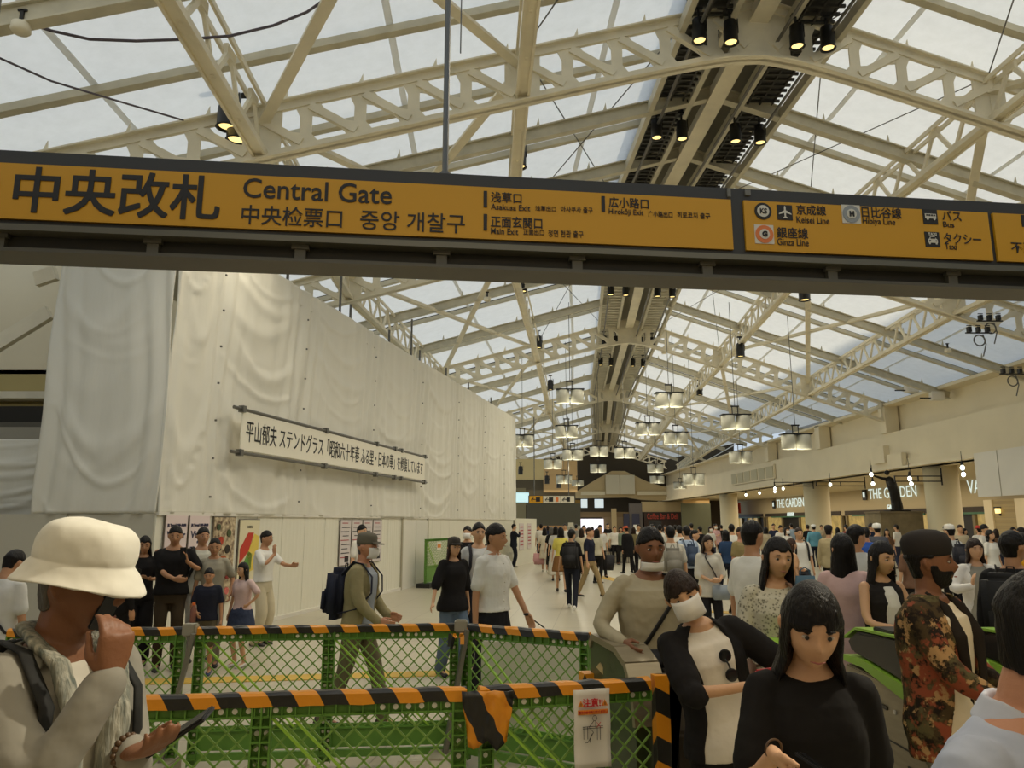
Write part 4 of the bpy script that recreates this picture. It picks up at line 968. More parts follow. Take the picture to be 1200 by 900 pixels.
# orange black tape bundle at the joint, taped vertical post at the right end
bm = bmesh.new(); rnd = random.Random(3); g = []
for i in range(9):
    row = []
    for j in range(9):
        x = (i/8-.5)*(.25-.07*(j/8)); z = .99-.24*(j/8)-.02*sin(i*1.3)*(j/8); y = -.06-.018*sin(i*2.1+j)-.012*rnd.random(); row.append(bm.verts.new((x, y, z-.0)))
    g.append(row)
for i in range(8):
    for j in range(8): bm.faces.new((g[i][j], g[i+1][j], g[i+1][j+1], g[i][j+1]))
o = obj('tape_wrap', bm, M_TAPE, None, True); o.location = (-.115, 3.80, .02); md = o.modifiers.new('s', 'SOLIDIFY'); md.thickness = .006; tag(o, 'crumpled black and orange tape wrapped around the joint of the front barriers', 'hazard tape')
r = thing('taped_post', 'upright post wrapped in black and orange tape at the right end of the front barrier', 'post', (.76, 4.03, 0), .2)
def vtape(name, x, z0, z1, w_):
    bm = bmesh.new(); n = 24; g = []
    for i in range(n+1):
        z = z0+(z1-z0)*i/n; g.append([bm.verts.new((x+sx_*w_/2+random.uniform(-.001, .001), sy_*.03, z)) for sx_, sy_ in ((-1, -1), (1, -1), (1, 1), (-1, 1))])
    for i in range(n):
        for j in range(4): bm.faces.new((g[i][j], g[i][(j+1) % 4], g[i+1][(j+1) % 4], g[i+1][j]))
    bm.faces.new(g[0][::-1]); bm.faces.new(g[-1]); return obj(name, bm, M_TAPEV, r)
def stripev():
    m = M_TAPE.copy(); m.name = 'hazard_tape_vertical'
    for nd in m.node_tree.nodes:
        if nd.type == 'MATH' and nd.operation == 'MULTIPLY_ADD': nd.inputs[1].default_value = 1.9
        if nd.type == 'MATH' and nd.operation == 'MULTIPLY': nd.inputs[1].default_value = 1/.44
    return m
M_TAPEV = stripev()
vtape('tape_wrap', 0, .02, 1.03, .075)
# joint clamps (grey) between rear units
for x, y, lb in ((-2.435, 5.87, 'left'), (-.40, 6.08, 'right')):
    r = thing('support_pole', 'grey leaning support pole of the rear barrier row, %s one' % lb, 'pole', (x, y, 0))
    bm = bmesh.new(); bar(bm, (.05, -.06, .98), (-.11, -.10, .06), .075, .03); obj('pole', bm, mat('grey_alu', (128, 124, 112), .45, metal=.5), r)
    mbx('clamp', (0.0, -.0, 1.0), (.10, .09, .09), mat('clamp_grey', (150, 144, 126), .5), r, .01); mbx('foot', (-.12, -.1, .05), (.22, .3, .1), mat('concrete_foot', (170, 160, 134), .8), r, .01)
# tape knot by the right clamp
bm = bmesh.new()
for i in range(5): bar(bm, (rnd.uniform(-.05, .05), -.05, rnd.uniform(.9, 1.0)), (rnd.uniform(-.05, .05), -.07, rnd.uniform(.84, .98)), .03, .006)
o = obj('tape_knot', bm, M_TAPE); o.location = (-.43, 6.0, .0); tag(o, 'orange tape knot on the right clamp of the rear barriers', 'hazard tape')
# white notice on the front barrier
r = thing('notice_sheet', 'white caution notice with red heading tied on the front barrier', 'notice', (.385, 3.905, .81), .25)
bm = bmesh.new(); g = []
W2, H2 = .094, .18
for i in range(9):
    g.append([bm.verts.new(((i/8-.5)*2*W2, -.03-.006*sin(i*.8)-.004*cos(j*.9), (j/12-.5)*2*H2)) for j in range(13)])
for i in range(8):
    for j in range(12): bm.faces.new((g[i][j], g[i+1][j], g[i+1][j+1], g[i][j+1]))
o = obj('sheet', bm, mat('laminated_white', (226, 220, 208), .3), r, True); md = o.modifiers.new('s', 'SOLIDIFY'); md.thickness = .002
M_RED = mat('notice_red', (196, 40, 44), .5); M_NO = mat('notice_orange', (226, 140, 50), .5)
text('注意!!', .042, M_RED, r, (0, -.046, .105), TR, align='CENTER', bold=.001)
mbx('orange_band', (0, -.044, .078), (.155, .003, .022), M_NO, r); text('寄りかからないでください', .0145, M_RED, r, (0, -.0475, .073), TR, align='CENTER', sx=.86)
for x in (-.062, .062):
    bm = bmesh.new(); prism(bm, [(x-.016, -.044, .104), (x+.016, -.044, .104), (x, -.044, .134)], (0, -.002, 0)); obj('warning_triangle', bm, M_NO, r); mbx('exclamation', (x, -.048, .115), (.003, .001, .014), M_INKB, r)
bm = bmesh.new(); yy = -.046
for p, q in (((-.055, .012), (.05, .012)), ((-.055, .004), (.05, .004)), ((-.05, .012), (-.05, -.045)), ((-.03, .012), (-.03, -.045)), ((.02, .012), (.02, -.05)), ((.035, .012), (.035, -.05)), ((.005, .04), (-.022, .01)), ((-.022, .01), (.0, -.015)), ((0, -.015), (-.03, -.06)), ((-.03, -.06), (-.042, -.06)), ((.012, .04), (.012, .005)), ((-.01, -.02), (-.02, -.06))):
    bar(bm, (p[0], yy, p[1]), (q[0], yy, q[1]), .0022, .002)
pipe(bm, [(.008+cos(a)*.012, yy, .05+sin(a)*.012) for a in [i*.5 for i in range(14)]], .0011, 5); obj('figure_drawing', bm, M_INKB, r)
bm = bmesh.new(); bar(bm, (.018, yy, .03), (.038, yy, .006), .004, .002); bar(bm, (.038, yy, .03), (.018, yy, .006), .004, .002); obj('red_cross', bm, M_RED, r)
# stacked timber and boards inside the enclosure
M_WOOD = mat('pale_timber', (206, 184, 134), .7, noise=.15, nscale=6, stretch=(1, 1, 8))
for a, b, w_, lb in (((.52, 4.6, .98), (1.0, 4.35, .5), .09, 'upper pale timber board leaning behind the front barrier'), ((.72, 4.32, .62), (.55, 4.15, .12), .05, 'short pale timber leaning low behind the notice'), ((.92, 4.5, .62), (.64, 4.25, .05), .11, 'wide pale timber board leaning down to the floor behind the notice')):
    bm = bmesh.new(); bar(bm, a, b, w_, .03); o = obj('timber_board', bm, M_WOOD); tag(o, lb, 'timber board')
for x, y, s, lb in ((-1.45, 4.9, (.42, .3, .34), 'grey plastic crate behind the front barrier at left'), (-.05, 4.6, (.36, .3, .16), 'grey sack behind the front barrier joint'), (-.55, 5.2, (.5, .3, .24), 'grey block stored behind the front barrier')):
    o = mbx('storage_crate', (0, 0, s[2]/2), s, mat('crate_grey', (150, 142, 118), .7), None, .04); o.location = (x, y, 0); tag(o, lb, 'crate')
for j, (px, py) in enumerate(((672, 786), (685, 779))):
    pass
o = mbx('safety_board', (0, 0, .42), (.95, .03, .84), mat('cream_board', (214, 208, 190), .6), None, .005); o.location = (.22, 6.35, 0); o.rotation_euler = (0, 0, -.12); tag(o, 'pale board standing behind the rightmost rear barrier', 'board')
# green barrier by the hoarding door
p = atz(497, 689, 0); q = atz(526, 683, 0)
rb = barrier((p.x, p.y), (q.x, q.y), 'small green mesh barrier standing by the hoarding double door', 1.35, (0, 1), low_top=.55, tape=False)
mbx('warning_label', ((q-p).length*.5, -.04, 1.12), (.32, .01, .22), M_WHITE, rb); mbx('warning_label_print', ((q-p).length*.5, -.05, 1.12), (.24, .008, .1), M_NO, rb)
mbx('foot', (.15, 0, .06), (.5, .4, .12), M_BLACK, rb)

# ================================================================ TICKET GATES
def outline_prism(name, pts, x0, x1, m, parent, bev=0):
    bm = bmesh.new(); prism(bm, [(x0, y, z) for y, z in pts], (x1-x0, 0, 0))
    if bev: bmesh.ops.bevel(bm, geom=bm.edges[:], offset=bev, segments=2, affect='EDGES')
    return obj(name, bm, m, parent)
M_GATEG = mat('gate_dark_panel', (74, 84, 58), .22, noise=.35, nscale=2.5, stretch=(1, 1, .4)); M_GATEB = mat('gate_black', (34, 31, 28), .3); M_GATED = mat('gate_brown_grey', (74, 66, 56), .35, metal=.4)
def gate(x, y0, y1, label, kind, ang=0):
    r = thing('ticket_gate', label, 'ticket gate', (x, y0, 0), ang, 'row of ticket gates'); L_ = y1-y0; w_ = .2
    if kind == 'guide':
        prof = [(.15, 0), (L_, 0), (L_, 1.06), (L_-.04, 1.12), (.30, 1.10), (.16, 1.04), (.08, .92), (.05, .75), (.05, 0)]
        outline_prism('side_panel', prof, -.09, .09, M_GATEG, r)
        bm = bmesh.new(); rim = prof[1:-1]
        for (ya, za), (yb, zb_) in zip(rim, rim[1:]): bar(bm, (0, ya, za), (0, yb, zb_), .2, .035)
        obj('steel_rim', bm, M_STAIN, r)
        mbx('orange_tape', (-.04, L_+.0, .86), (.22, .10, .10), M_TAPE, r)
    elif kind == 'low':
        prof = [(0, 0), (L_, 0), (L_, 1.0), (.45, 1.02), (.22, 1.0), (.08, .9), (0, .72)]
        outline_prism('cabinet', prof, -.12, .12, M_GATED, r, .015)
        mbx('seam', (-.123, .35, .5), (.006, .7, .01), M_BLACK, r)
    else:
        prof = [(0, .0), (L_, 0), (L_, .86), (L_*.6, .84), (L_*.3, .78), (.1, .80), (.03, .74), (0, .6)]
        outline_prism('steel_cabinet', prof, -.10, .10, M_STAIN, r, .01)
        rim = [(0, .62), (.03, .76), (.1, .82), (L_*.3, .82), (L_*.6, .88), (L_*.85, .93), (L_, .92)]
        bm = bmesh.new(); low = [(.0, .60), (.03, .70), (.10, .75), (L_*.3, .74), (L_*.6, .80), (L_*.85, .88), (L_, .88)]
        prism(bm, [(-.108, y, z) for y, z in rim+low[::-1]], (.216, 0, 0)); obj('green_trim', bm, M_LIME, r)
        outline_prism('dark_hood', [(L_*.25, .84), (L_*.6, .90), (L_*.95, .95), (L_*.98, 1.02), (L_*.9, 1.09), (L_*.5, 1.12), (L_*.3, 1.08), (L_*.22, .96)], -.09, .09, M_GATEB, r, .015)
        bm = bmesh.new()
        tp = [(L_*.24, .99), (L_*.3, 1.10), (L_*.5, 1.14), (L_*.9, 1.11), (L_, 1.03)]
        for (ya, za), (yb, zb_) in zip(tp, tp[1:]): bar(bm, (0, ya, za), (0, yb, zb_), .19, .016)
        obj('green_top_edge', bm, M_LIME, r)
        mbx('card_reader', (0, L_*.72, 1.135), (.14, .24, .03), M_BLACK, r, .006)
        outline_prism('green_end_cap', [(-.03, 0), (.01, 0), (.02, .84), (.0, .90), (-.05, .84), (-.07, .7), (-.06, .3)], -.105, .105, M_LIME, r, .01)
        for z in (.30, .52): mbx('panel_seam', (-.103, L_/2, z), (.006, L_, .008), M_BLACK, r)
        mbx('lock', (-.104, L_*.72, .70), (.008, .10, .022), M_BLACK, r); mbx('vent', (-.104, L_*.42, .42), (.008, .09, .03), M_BLACK, r); mbx('vent', (-.104, L_*.56, .42), (.008, .09, .03), M_BLACK, r)
        mbx('keyhole', (-.106, L_*.64, .70), (.008, .02, .02), M_WHITE, r)
    return r
gate(.745, 4.1, 4.78, 'nearest ticket gate guide panel with rounded steel rim right of the barriers', 'guide', .27)
gate(.97, 4.12, 4.42, 'dark brown ticket gate cabinet behind the taped post', 'low')
gate(1.56, 3.6, 5.2, 'ticket gate with lime green end cap beside the person in black blouse', 'gate')
gate(2.36, 3.5, 5.3, 'ticket gate with brushed steel side in front of the person in floral jacket', 'gate')
gate(3.16, 3.5, 5.3, 'dark ticket gate behind the person in blue shirt at the right edge', 'gate')
gate(3.96, 3.5, 5.3, 'ticket gate farthest to the right, mostly hidden', 'gate')

# ================================================================ STALL IN THE HALL
p = atz(722, 659, 0)
r = thing('market_stall', 'small stall counter with white grid front in the middle of the hall', 'stall', p)
k = p.y/FPX
mbx('counter', (0, 0, .5), (27*k, 1.6, 1.0), mat('stall_white', (206, 198, 176), .6), r)
bm = bmesh.new()
for i in range(13): box(bm, (-13.3*k+26.6*k*i/12, -.83, .5), (.02, .02, .98))
for i in range(5): box(bm, (0, -.83, .04+i*.235), (26.6*k, .02, .02))
obj('wire_grid', bm, M_PIPE, r)
for j, x in enumerate((-.34, -.22, -.1, .02, .14, .26)): mbx('front_print', (x*27*k, -.85, .6), (.22, .01, .16), M_INKB, r)
goods = [('paper_bag', -.6, .35, .3, (214, 150, 90)), ('white_box', -.25, .5, .3, (226, 220, 204)), ('blue_box', .2, .6, .22, (70, 130, 150)), ('display_box', -.85, .4, .45, (190, 120, 80)), ('white_box', .75, .4, .25, (220, 214, 196)), ('dark_box', .5, .3, .3, (70, 60, 50))]
for j, (nm, x, w_, h_, c) in enumerate(goods):
    o = mbx(nm, (0, 0, 0), (w_, .5, h_), mat('good%d' % j, c, .6), None, .02); o.location = (p.x+x, p.y-.2, 1.0+h_/2); tag(o, '%s on the stall counter, %s' % (nm.replace('_', ' '), ['left of centre', 'centre', 'right of centre', 'far left', 'far right', 'beside the pale box at right'][j]), 'box')
for px, py, w_, h_, Y, c, lb in ((768, 616, 14, 12, 44, (30, 28, 26), 'black square sign board above the crowd left of the third column'), (785, 622, 3, 12, 40, (220, 214, 196), 'thin white standing sign above the crowd'), (745, 618, 5, 6, 42, (226, 222, 210), 'small white sign with dark round mark above the stall'), (733, 619.5, 6, 4.5, 36, (214, 90, 50), 'orange red round sign above the stall'), (669, 615, 6, 5, 40, (206, 200, 180), 'small pale square sign on a stick at left')):
    pp = aty(px, py, Y); k2 = Y/FPX; r = thing('standing_sign', lb, 'sign', (pp.x, pp.y, 0)); mbx('board', (0, 0, pp.z), (w_*k2, .06, h_*k2), mat('sg%d' % px, c, .6), r)
    bm = bmesh.new(); tube(bm, (0, 0, 0), (0, 0, pp.z), .03); obj('pole', bm, M_PIPE, r); mbx('base', (0, 0, .03), (.5, .5, .06), M_BLACK, r)
# ================================================================ PEOPLE
SKIN = {'l': (206, 160, 122), 'm': (184, 136, 100), 'd': (130, 86, 58), 'r': (196, 140, 108)}
def skinm(k): return mat('skin_'+k, SKIN[k], .5, noise=.08, nscale=5, bump=.08, bscale=90)
HAIRC = {'k': (26, 22, 20), 'b': (50, 36, 28), 'br': (74, 50, 36), 'g': (110, 106, 100)}
def hairm(k): return mat('hair_'+k, HAIRC[k], .42, noise=.45, nscale=30, stretch=(3, 3, .25), bump=.4, bscale=50, spec=.2)
def cloth(c, kind='plain'):
    nm = 'fabric_%s_%d_%d_%d' % (kind, *c)
    if nm in _m: return _m[nm]
    if kind == 'plain': return mat(nm, c, .85, noise=.10, nscale=5, bump=.35, bscale=9, spec=.15)
    m = mat(nm, c, .8, bump=.35, bscale=9, spec=.15); nt = m.node_tree; L = nt.links; b = nt.nodes['Principled BSDF']
    tc = nt.nodes.new('ShaderNodeTexCoord')
    if kind == 'floral':
        def nz(sc, off, lo, hi):
            mp = nt.nodes.new('ShaderNodeMapping'); mp.inputs['Location'].default_value = (off, off*2, off*.5); L.new(tc.outputs['Object'], mp.inputs[0])
            n = nt.nodes.new('ShaderNodeTexNoise'); n.inputs['Scale'].default_value = sc; n.inputs['Detail'].default_value = 4; n.inputs['Roughness'].default_value = .65; L.new(mp.outputs[0], n.inputs['Vector'])
            r = nt.nodes.new('ShaderNodeMapRange'); r.inputs[1].default_value = lo; r.inputs[2].default_value = hi; L.new(n.outputs[0], r.inputs[0]); return r.outputs[0]
        cur = None
        for sc, off, lo, hi, col in ((14, 0, .46, .54, (74, 60, 38)), (7, 3, .50, .56, (92, 84, 54)), (8, 7, .53, .58, (142, 74, 50)), (11, 12, .56, .60, (176, 138, 92)), (16, 20, .60, .66, (40, 32, 24))):
            mx = nt.nodes.new('ShaderNodeMix'); mx.data_type = 'RGBA'; L.new(nz(sc, off, lo, hi), mx.inputs[0]); mx.inputs[7].default_value = (*srgb(col), 1)
            if cur is None: mx.inputs[6].default_value = (*srgb((38, 30, 22)), 1)
            else: L.new(cur, mx.inputs[6])
            cur = mx.outputs[2]
        L.new(cur, b.inputs['Base Color']); return m
    elif kind == 'lace':
        n = nt.nodes.new('ShaderNodeTexVoronoi'); n.inputs['Scale'].default_value = 55; L.new(tc.outputs['Object'], n.inputs['Vector'])
        cr = nt.nodes.new('ShaderNodeValToRGB'); cr.color_ramp.elements[0].color = (*srgb((120, 116, 100)), 1); cr.color_ramp.elements[1].color = (*srgb(c), 1); cr.color_ramp.elements[0].position = .2; cr.color_ramp.elements[1].position = .45
    elif kind == 'plaid':
        n = nt.nodes.new('ShaderNodeTexChecker'); n.inputs['Scale'].default_value = 20; L.new(tc.outputs['Object'], n.inputs['Vector'])
        n.inputs[1].default_value = (*srgb(c), 1); n.inputs[2].default_value = (*[v*.6 for v in srgb(c)], 1); L.new(n.outputs[0], b.inputs['Base Color']); return m
    L.new(n.outputs[0], cr.inputs[0]); L.new(cr.outputs[0], b.inputs['Base Color']); return m

def ring_loft(bm, rings):
    R = [[bm.verts.new(p) for p in r] for r in rings]; n = len(R[0])
    for i in range(len(R)-1):
        for k in range(n): bm.faces.new((R[i][k], R[i][(k+1) % n], R[i+1][(k+1) % n], R[i+1][k]))
    bm.faces.new(R[0][::-1]); bm.faces.new(R[-1])
def ell(c, a, b, seg=20, p=2.3):
    out = []
    for k in range(seg):
        t = 2*pi*k/seg; ct, s_ = cos(t), sin(t)
        out.append(Vector((c[0]+a*math.copysign(abs(ct)**(2/p), ct), c[1]+b*math.copysign(abs(s_)**(2/p), s_), c[2])))
    return out
def limb(bm, pts, rad, seg=12):
    """tapered rounded limb through joints"""
    P, R = [Vector(pts[0])], [rad[0]]
    pts = [Vector(p) for p in pts]
    P = []; R = []
    for i in range(len(pts)-1):
        for j in range(4):
            f = j/4; P.append(pts[i].lerp(pts[i+1], f)); R.append(rad[i]*(1-f)+rad[i+1]*f)
    P.append(pts[-1]); R.append(rad[-1])
    # soften the joint corners
    for _ in range(2):
        Q = P[:]
        for i in range(1, len(P)-1): P[i] = (Q[i-1]+Q[i]*2+Q[i+1])/4
    d0 = (P[0]-P[1]).normalized(); d1 = (P[-1]-P[-2]).normalized()
    P = [P[0]+d0*R[0]*.9, P[0]+d0*R[0]*.5]+P+[P[-1]+d1*R[-1]*.5, P[-1]+d1*R[-1]*.9]; R = [R[0]*.35, R[0]*.8]+R+[R[-1]*.8, R[-1]*.35]
    pipe(bm, P, R, seg)
def ik(a, b, l1, l2, pole):
    a, b = Vector(a), Vector(b); d = b-a; D = min(d.length, (l1+l2)*.995); u = d.normalized(); b = a+u*D
    x = (l1*l1-l2*l2+D*D)/(2*D); h = sqrt(max(l1*l1-x*x, 0)); p = Vector(pole); p = (p-u*p.dot(u)).normalized()
    return a+u*x+p*h, b
def hand(bm, w_, dirv, palm, side, curl=.35, sc=1.0, seg=7, thumb_in=.5):
    """palm, four unequal fingers and a thumb; palm = normal of the palm side"""
    d = Vector(dirv).normalized(); n = Vector(palm); n = (n-d*n.dot(d)).normalized(); s = d.cross(n)*side      # s points to the thumb side
    w_ = Vector(w_)
    rings = []
    for f, a, b in ((-.02, .026, .020), (.015, .031, .018), (.05, .040, .0155), (.085, .042, .0135), (.098, .038, .010)):
        c = w_+d*f*sc; rings.append([c+s*cos(2*pi*k/12)*a*sc+n*sin(2*pi*k/12)*b*sc for k in range(12)])
    ring_loft(bm, rings)
    for j, (o, L_, r_) in enumerate(((.030, .072, .0088), (.011, .080, .0092), (-.009, .074, .0088), (-.028, .058, .0078))):
        p = w_+d*.088*sc+s*o*sc; pts = [p-d*.02*sc, p]; a = curl*(.7+.12*j); dd = d+s*o*1.5
        ang = 0
        for k, fr in enumerate((.45, .32, .23)):
            ang += a; v = (d*cos(ang)+n*sin(ang)+s*o*1.5*cos(ang)); v.normalize(); pts.append(pts[-1]+v*L_*fr*sc)
        pipe(bm, pts, [r_*sc, r_*sc, r_*sc, r_*.9*sc, r_*.7*sc], seg)
    b0 = w_+d*.02*sc+s*.024*sc+n*.006*sc
    v = (d*.75+s*(.8-.5*thumb_in)+n*(.25+.5*thumb_in)).normalized(); v2 = (d*.9+s*(.35-.5*thumb_in)+n*.55*thumb_in).normalized()
    pts = [b0, b0+v*.034*sc, b0+v*.034*sc+v2*.03*sc, b0+v*.034*sc+v2*.055*sc]; pipe(bm, pts, [.013*sc, .0115*sc, .0098*sc, .0075*sc], seg)
def sph(u, v):  # u azimuth (0 = front, -y), v from top
    return Vector((sin(v)*sin(u), -sin(v)*cos(u), cos(v)))
def head_pt(d, fem=False):
    """point of the head surface in direction d (unit), head centre at eye level, height 0.23"""
    x, y, z = d
    a, b, c = .076, .095, .118
    p = Vector((a*x, b*y, c*z))
    if z < 0:
        k = 1-.30*(-z)**1.3; p.x *= k
        if y > 0: p.y *= 1-.50*(-z)
        p.y -= .012*(-z)
    front = max(0, -y)
    def g(cx, cz, sx_, sz): return math.exp(-((p.x-cx)/sx_)**2-((p.z-cz)/sz)**2)*(1 if y < 0 else 0)
    nz = g(0, -.026, .013, .020)*.020+g(0, -.008, .009, .022)*.012
    eye = (g(-.031, .004, .017, .011)+g(.031, .004, .017, .011))*.010
    brow = g(0, .026, .05, .010)*.004; lips = g(0, -.061, .020, .007)*.004+g(0, -.071, .016, .006)*.003; chin = g(0, -.098, .022, .014)*.008; chk = (g(-.04, -.03, .02, .022)+g(.04, -.03, .02, .022))*.003
    p.y -= nz-eye+brow+lips+chin+chk
    return p
def head_mesh(bm, M4, fem, nu=32, nv=24):
    rows = []
    top = bm.verts.new(M4 @ head_pt(Vector((0, 0, 1)))); bot = bm.verts.new(M4 @ head_pt(Vector((0, 0, -1))))
    for i in range(1, nv):
        v = pi*i/nv; rows.append([bm.verts.new(M4 @ head_pt(sph(2*pi*k/nu, v), fem)) for k in range(nu)])
    for k in range(nu):
        bm.faces.new((top, rows[0][k], rows[0][(k+1) % nu])); bm.faces.new((bot, rows[-1][(k+1) % nu], rows[-1][k]))
        for i in range(len(rows)-1): bm.faces.new((rows[i][k], rows[i+1][k], rows[i+1][(k+1) % nu], rows[i][(k+1) % nu]))
    for sx_ in (-1, 1):     # ears
        q = [M4 @ Vector((sx_*.074, .008, -.028)), M4 @ Vector((sx_*.084, .014, -.004)), M4 @ Vector((sx_*.086, .016, .018))]
        pipe(bm, q, [.009, .014, .010], 8, .8)
def hair_mesh(bm, M4, style, rnd, nu=36):
    """closed shell: full radius where hair grows, tucked inside the skull elsewhere"""
    long = style in ('long', 'long_bangs', 'bob', 'pony'); zlow = {'long': -.36, 'long_bangs': -.34, 'bob': -.15, 'pony': -.06}.get(style, -.07)
    thick = {'curly': 1.2, 'thin': 1.03, 'long': 1.12, 'long_bangs': 1.13, 'bob': 1.14, 'pony': 1.08, 'mush': 1.15, 'short': 1.13}.get(style, 1.09)
    rows = []; nv = 22
    top = bm.verts.new(M4 @ Vector((0, 0, .118*thick*1.0)))
    for i in range(1, nv+1):
        v = i/nv; row = []
        for k in range(nu):
            u = 2*pi*k/nu; au = abs((u+pi) % (2*pi)-pi)      # 0 front .. pi back
            th = v*pi*.56
            d = sph(u, th); p = head_pt(d)
            if p.y < 0: p.y = max(p.y, -.102)
            if v > .72 and long or v > .8:     # below the equator: a falling curtain
                f = (v-.72)/.28 if long else (v-.8)/.2; z0 = .118*cos(.72*pi*.56) if long else .118*cos(.8*pi*.56)
                z = z0+(zlow-z0)*f; wx, wy = (.078, .092) if long else (.076, .088)
                tp = 1.0 if long else 1-.25*f
                if long and z < -.1: wx, wy = .088+.02*min(1, (-z-.1)*5), .080
                p = Vector((sin(u)*wx*tp, -cos(u)*wy*tp, z))
                if not long and z < -.02 and au < 2.0: p *= .8
            n = 1+ (rnd.uniform(-.03, .03) if style != 'curly' else rnd.uniform(-.07, .09))+.015*sin(u*17+rnd.random())
            line = {'long_bangs': .030, 'bob': .045, 'long': .062, 'mush': .035, 'thin': .085, 'short': .055, 'curly': .06, 'pony': .07}.get(style, .06)
            openang = 1.02 if long else 1.25
            if style == 'pony': openang = 1.5
            inface = au < openang and p.z < line-(.02 if au < .3 and style == 'long' else 0)+.03*math.sin(min(au, 1.2))*-1
            if style in ('short', 'thin', 'curly') and .8 < au < 1.95 and p.z < .012: inface = True
            if inface and p.z < -.085: q = Vector((p.x*.45, .040+abs(p.x)*.1, p.z))
            elif inface: q = Vector((p.x*.78, p.y*.72+.008, p.z))
            else: q = Vector((p.x*thick*n, p.y*thick*n+.004, p.z*(thick if p.z > 0 else 1)*1.0))
            row.append(bm.verts.new(M4 @ q))
        rows.append(row)
    for k in range(nu):
        bm.faces.new((top, rows[0][k], rows[0][(k+1) % nu]))
        for i in range(len(rows)-1): bm.faces.new((rows[i][k], rows[i+1][k], rows[i+1][(k+1) % nu], rows[i][(k+1) % nu]))
    bm.faces.new(rows[-1])
    if style == 'pony':
        pipe(bm, [M4 @ Vector(q) for q in ((0, .09, .03), (0, .13, .0), (0, .135, -.1), (0, .12, -.22))], [.02, .03, .034, .01], 10)

TORSO_M = [(.80, .150, .105), (.86, .168, .118), (.93, .166, .116), (1.00, .152, .108), (1.08, .150, .106), (1.18, .166, .116), (1.28, .174, .118), (1.35, .172, .106), (1.395, .150, .086), (1.43, .104, .070), (1.465, .062, .060)]
TORSO_F = [(.80, .156, .110), (.86, .172, .122), (.93, .164, .116), (1.00, .136, .102), (1.08, .130, .098), (1.18, .146, .108), (1.27, .150, .120), (1.34, .148, .098), (1.385, .132, .078), (1.43, .088, .062), (1.465, .052, .054)]
def tprof(P, z):
    if z <= P[0][0]: return P[0][1], P[0][2]
    for a, b in zip(P, P[1:]):
        if a[0] <= z <= b[0]:
            f = (z-a[0])/(b[0]-a[0]); return a[1]*(1-f)+b[1]*f, a[2]*(1-f)+b[2]*f
    return P[-1][1], P[-1][2]
def remesh(o, vs, disp=0, smooth=2, dscale=.12):
    md = o.modifiers.new('remesh', 'REMESH'); md.mode = 'VOXEL'; md.voxel_size = vs; md.use_smooth_shade = True
    if smooth: sm = o.modifiers.new('smooth', 'SMOOTH'); sm.factor = .5; sm.iterations = smooth
    if disp:
        t = bpy.data.textures.get('folds%.2f' % dscale) or bpy.data.textures.new('folds%.2f' % dscale, 'CLOUDS'); t.noise_scale = dscale; t.noise_depth = 2
        dm = o.modifiers.new('folds', 'DISPLACE'); dm.texture = t; dm.strength = disp; dm.mid_level = .5; dm.texture_coords = 'LOCAL'
    return o
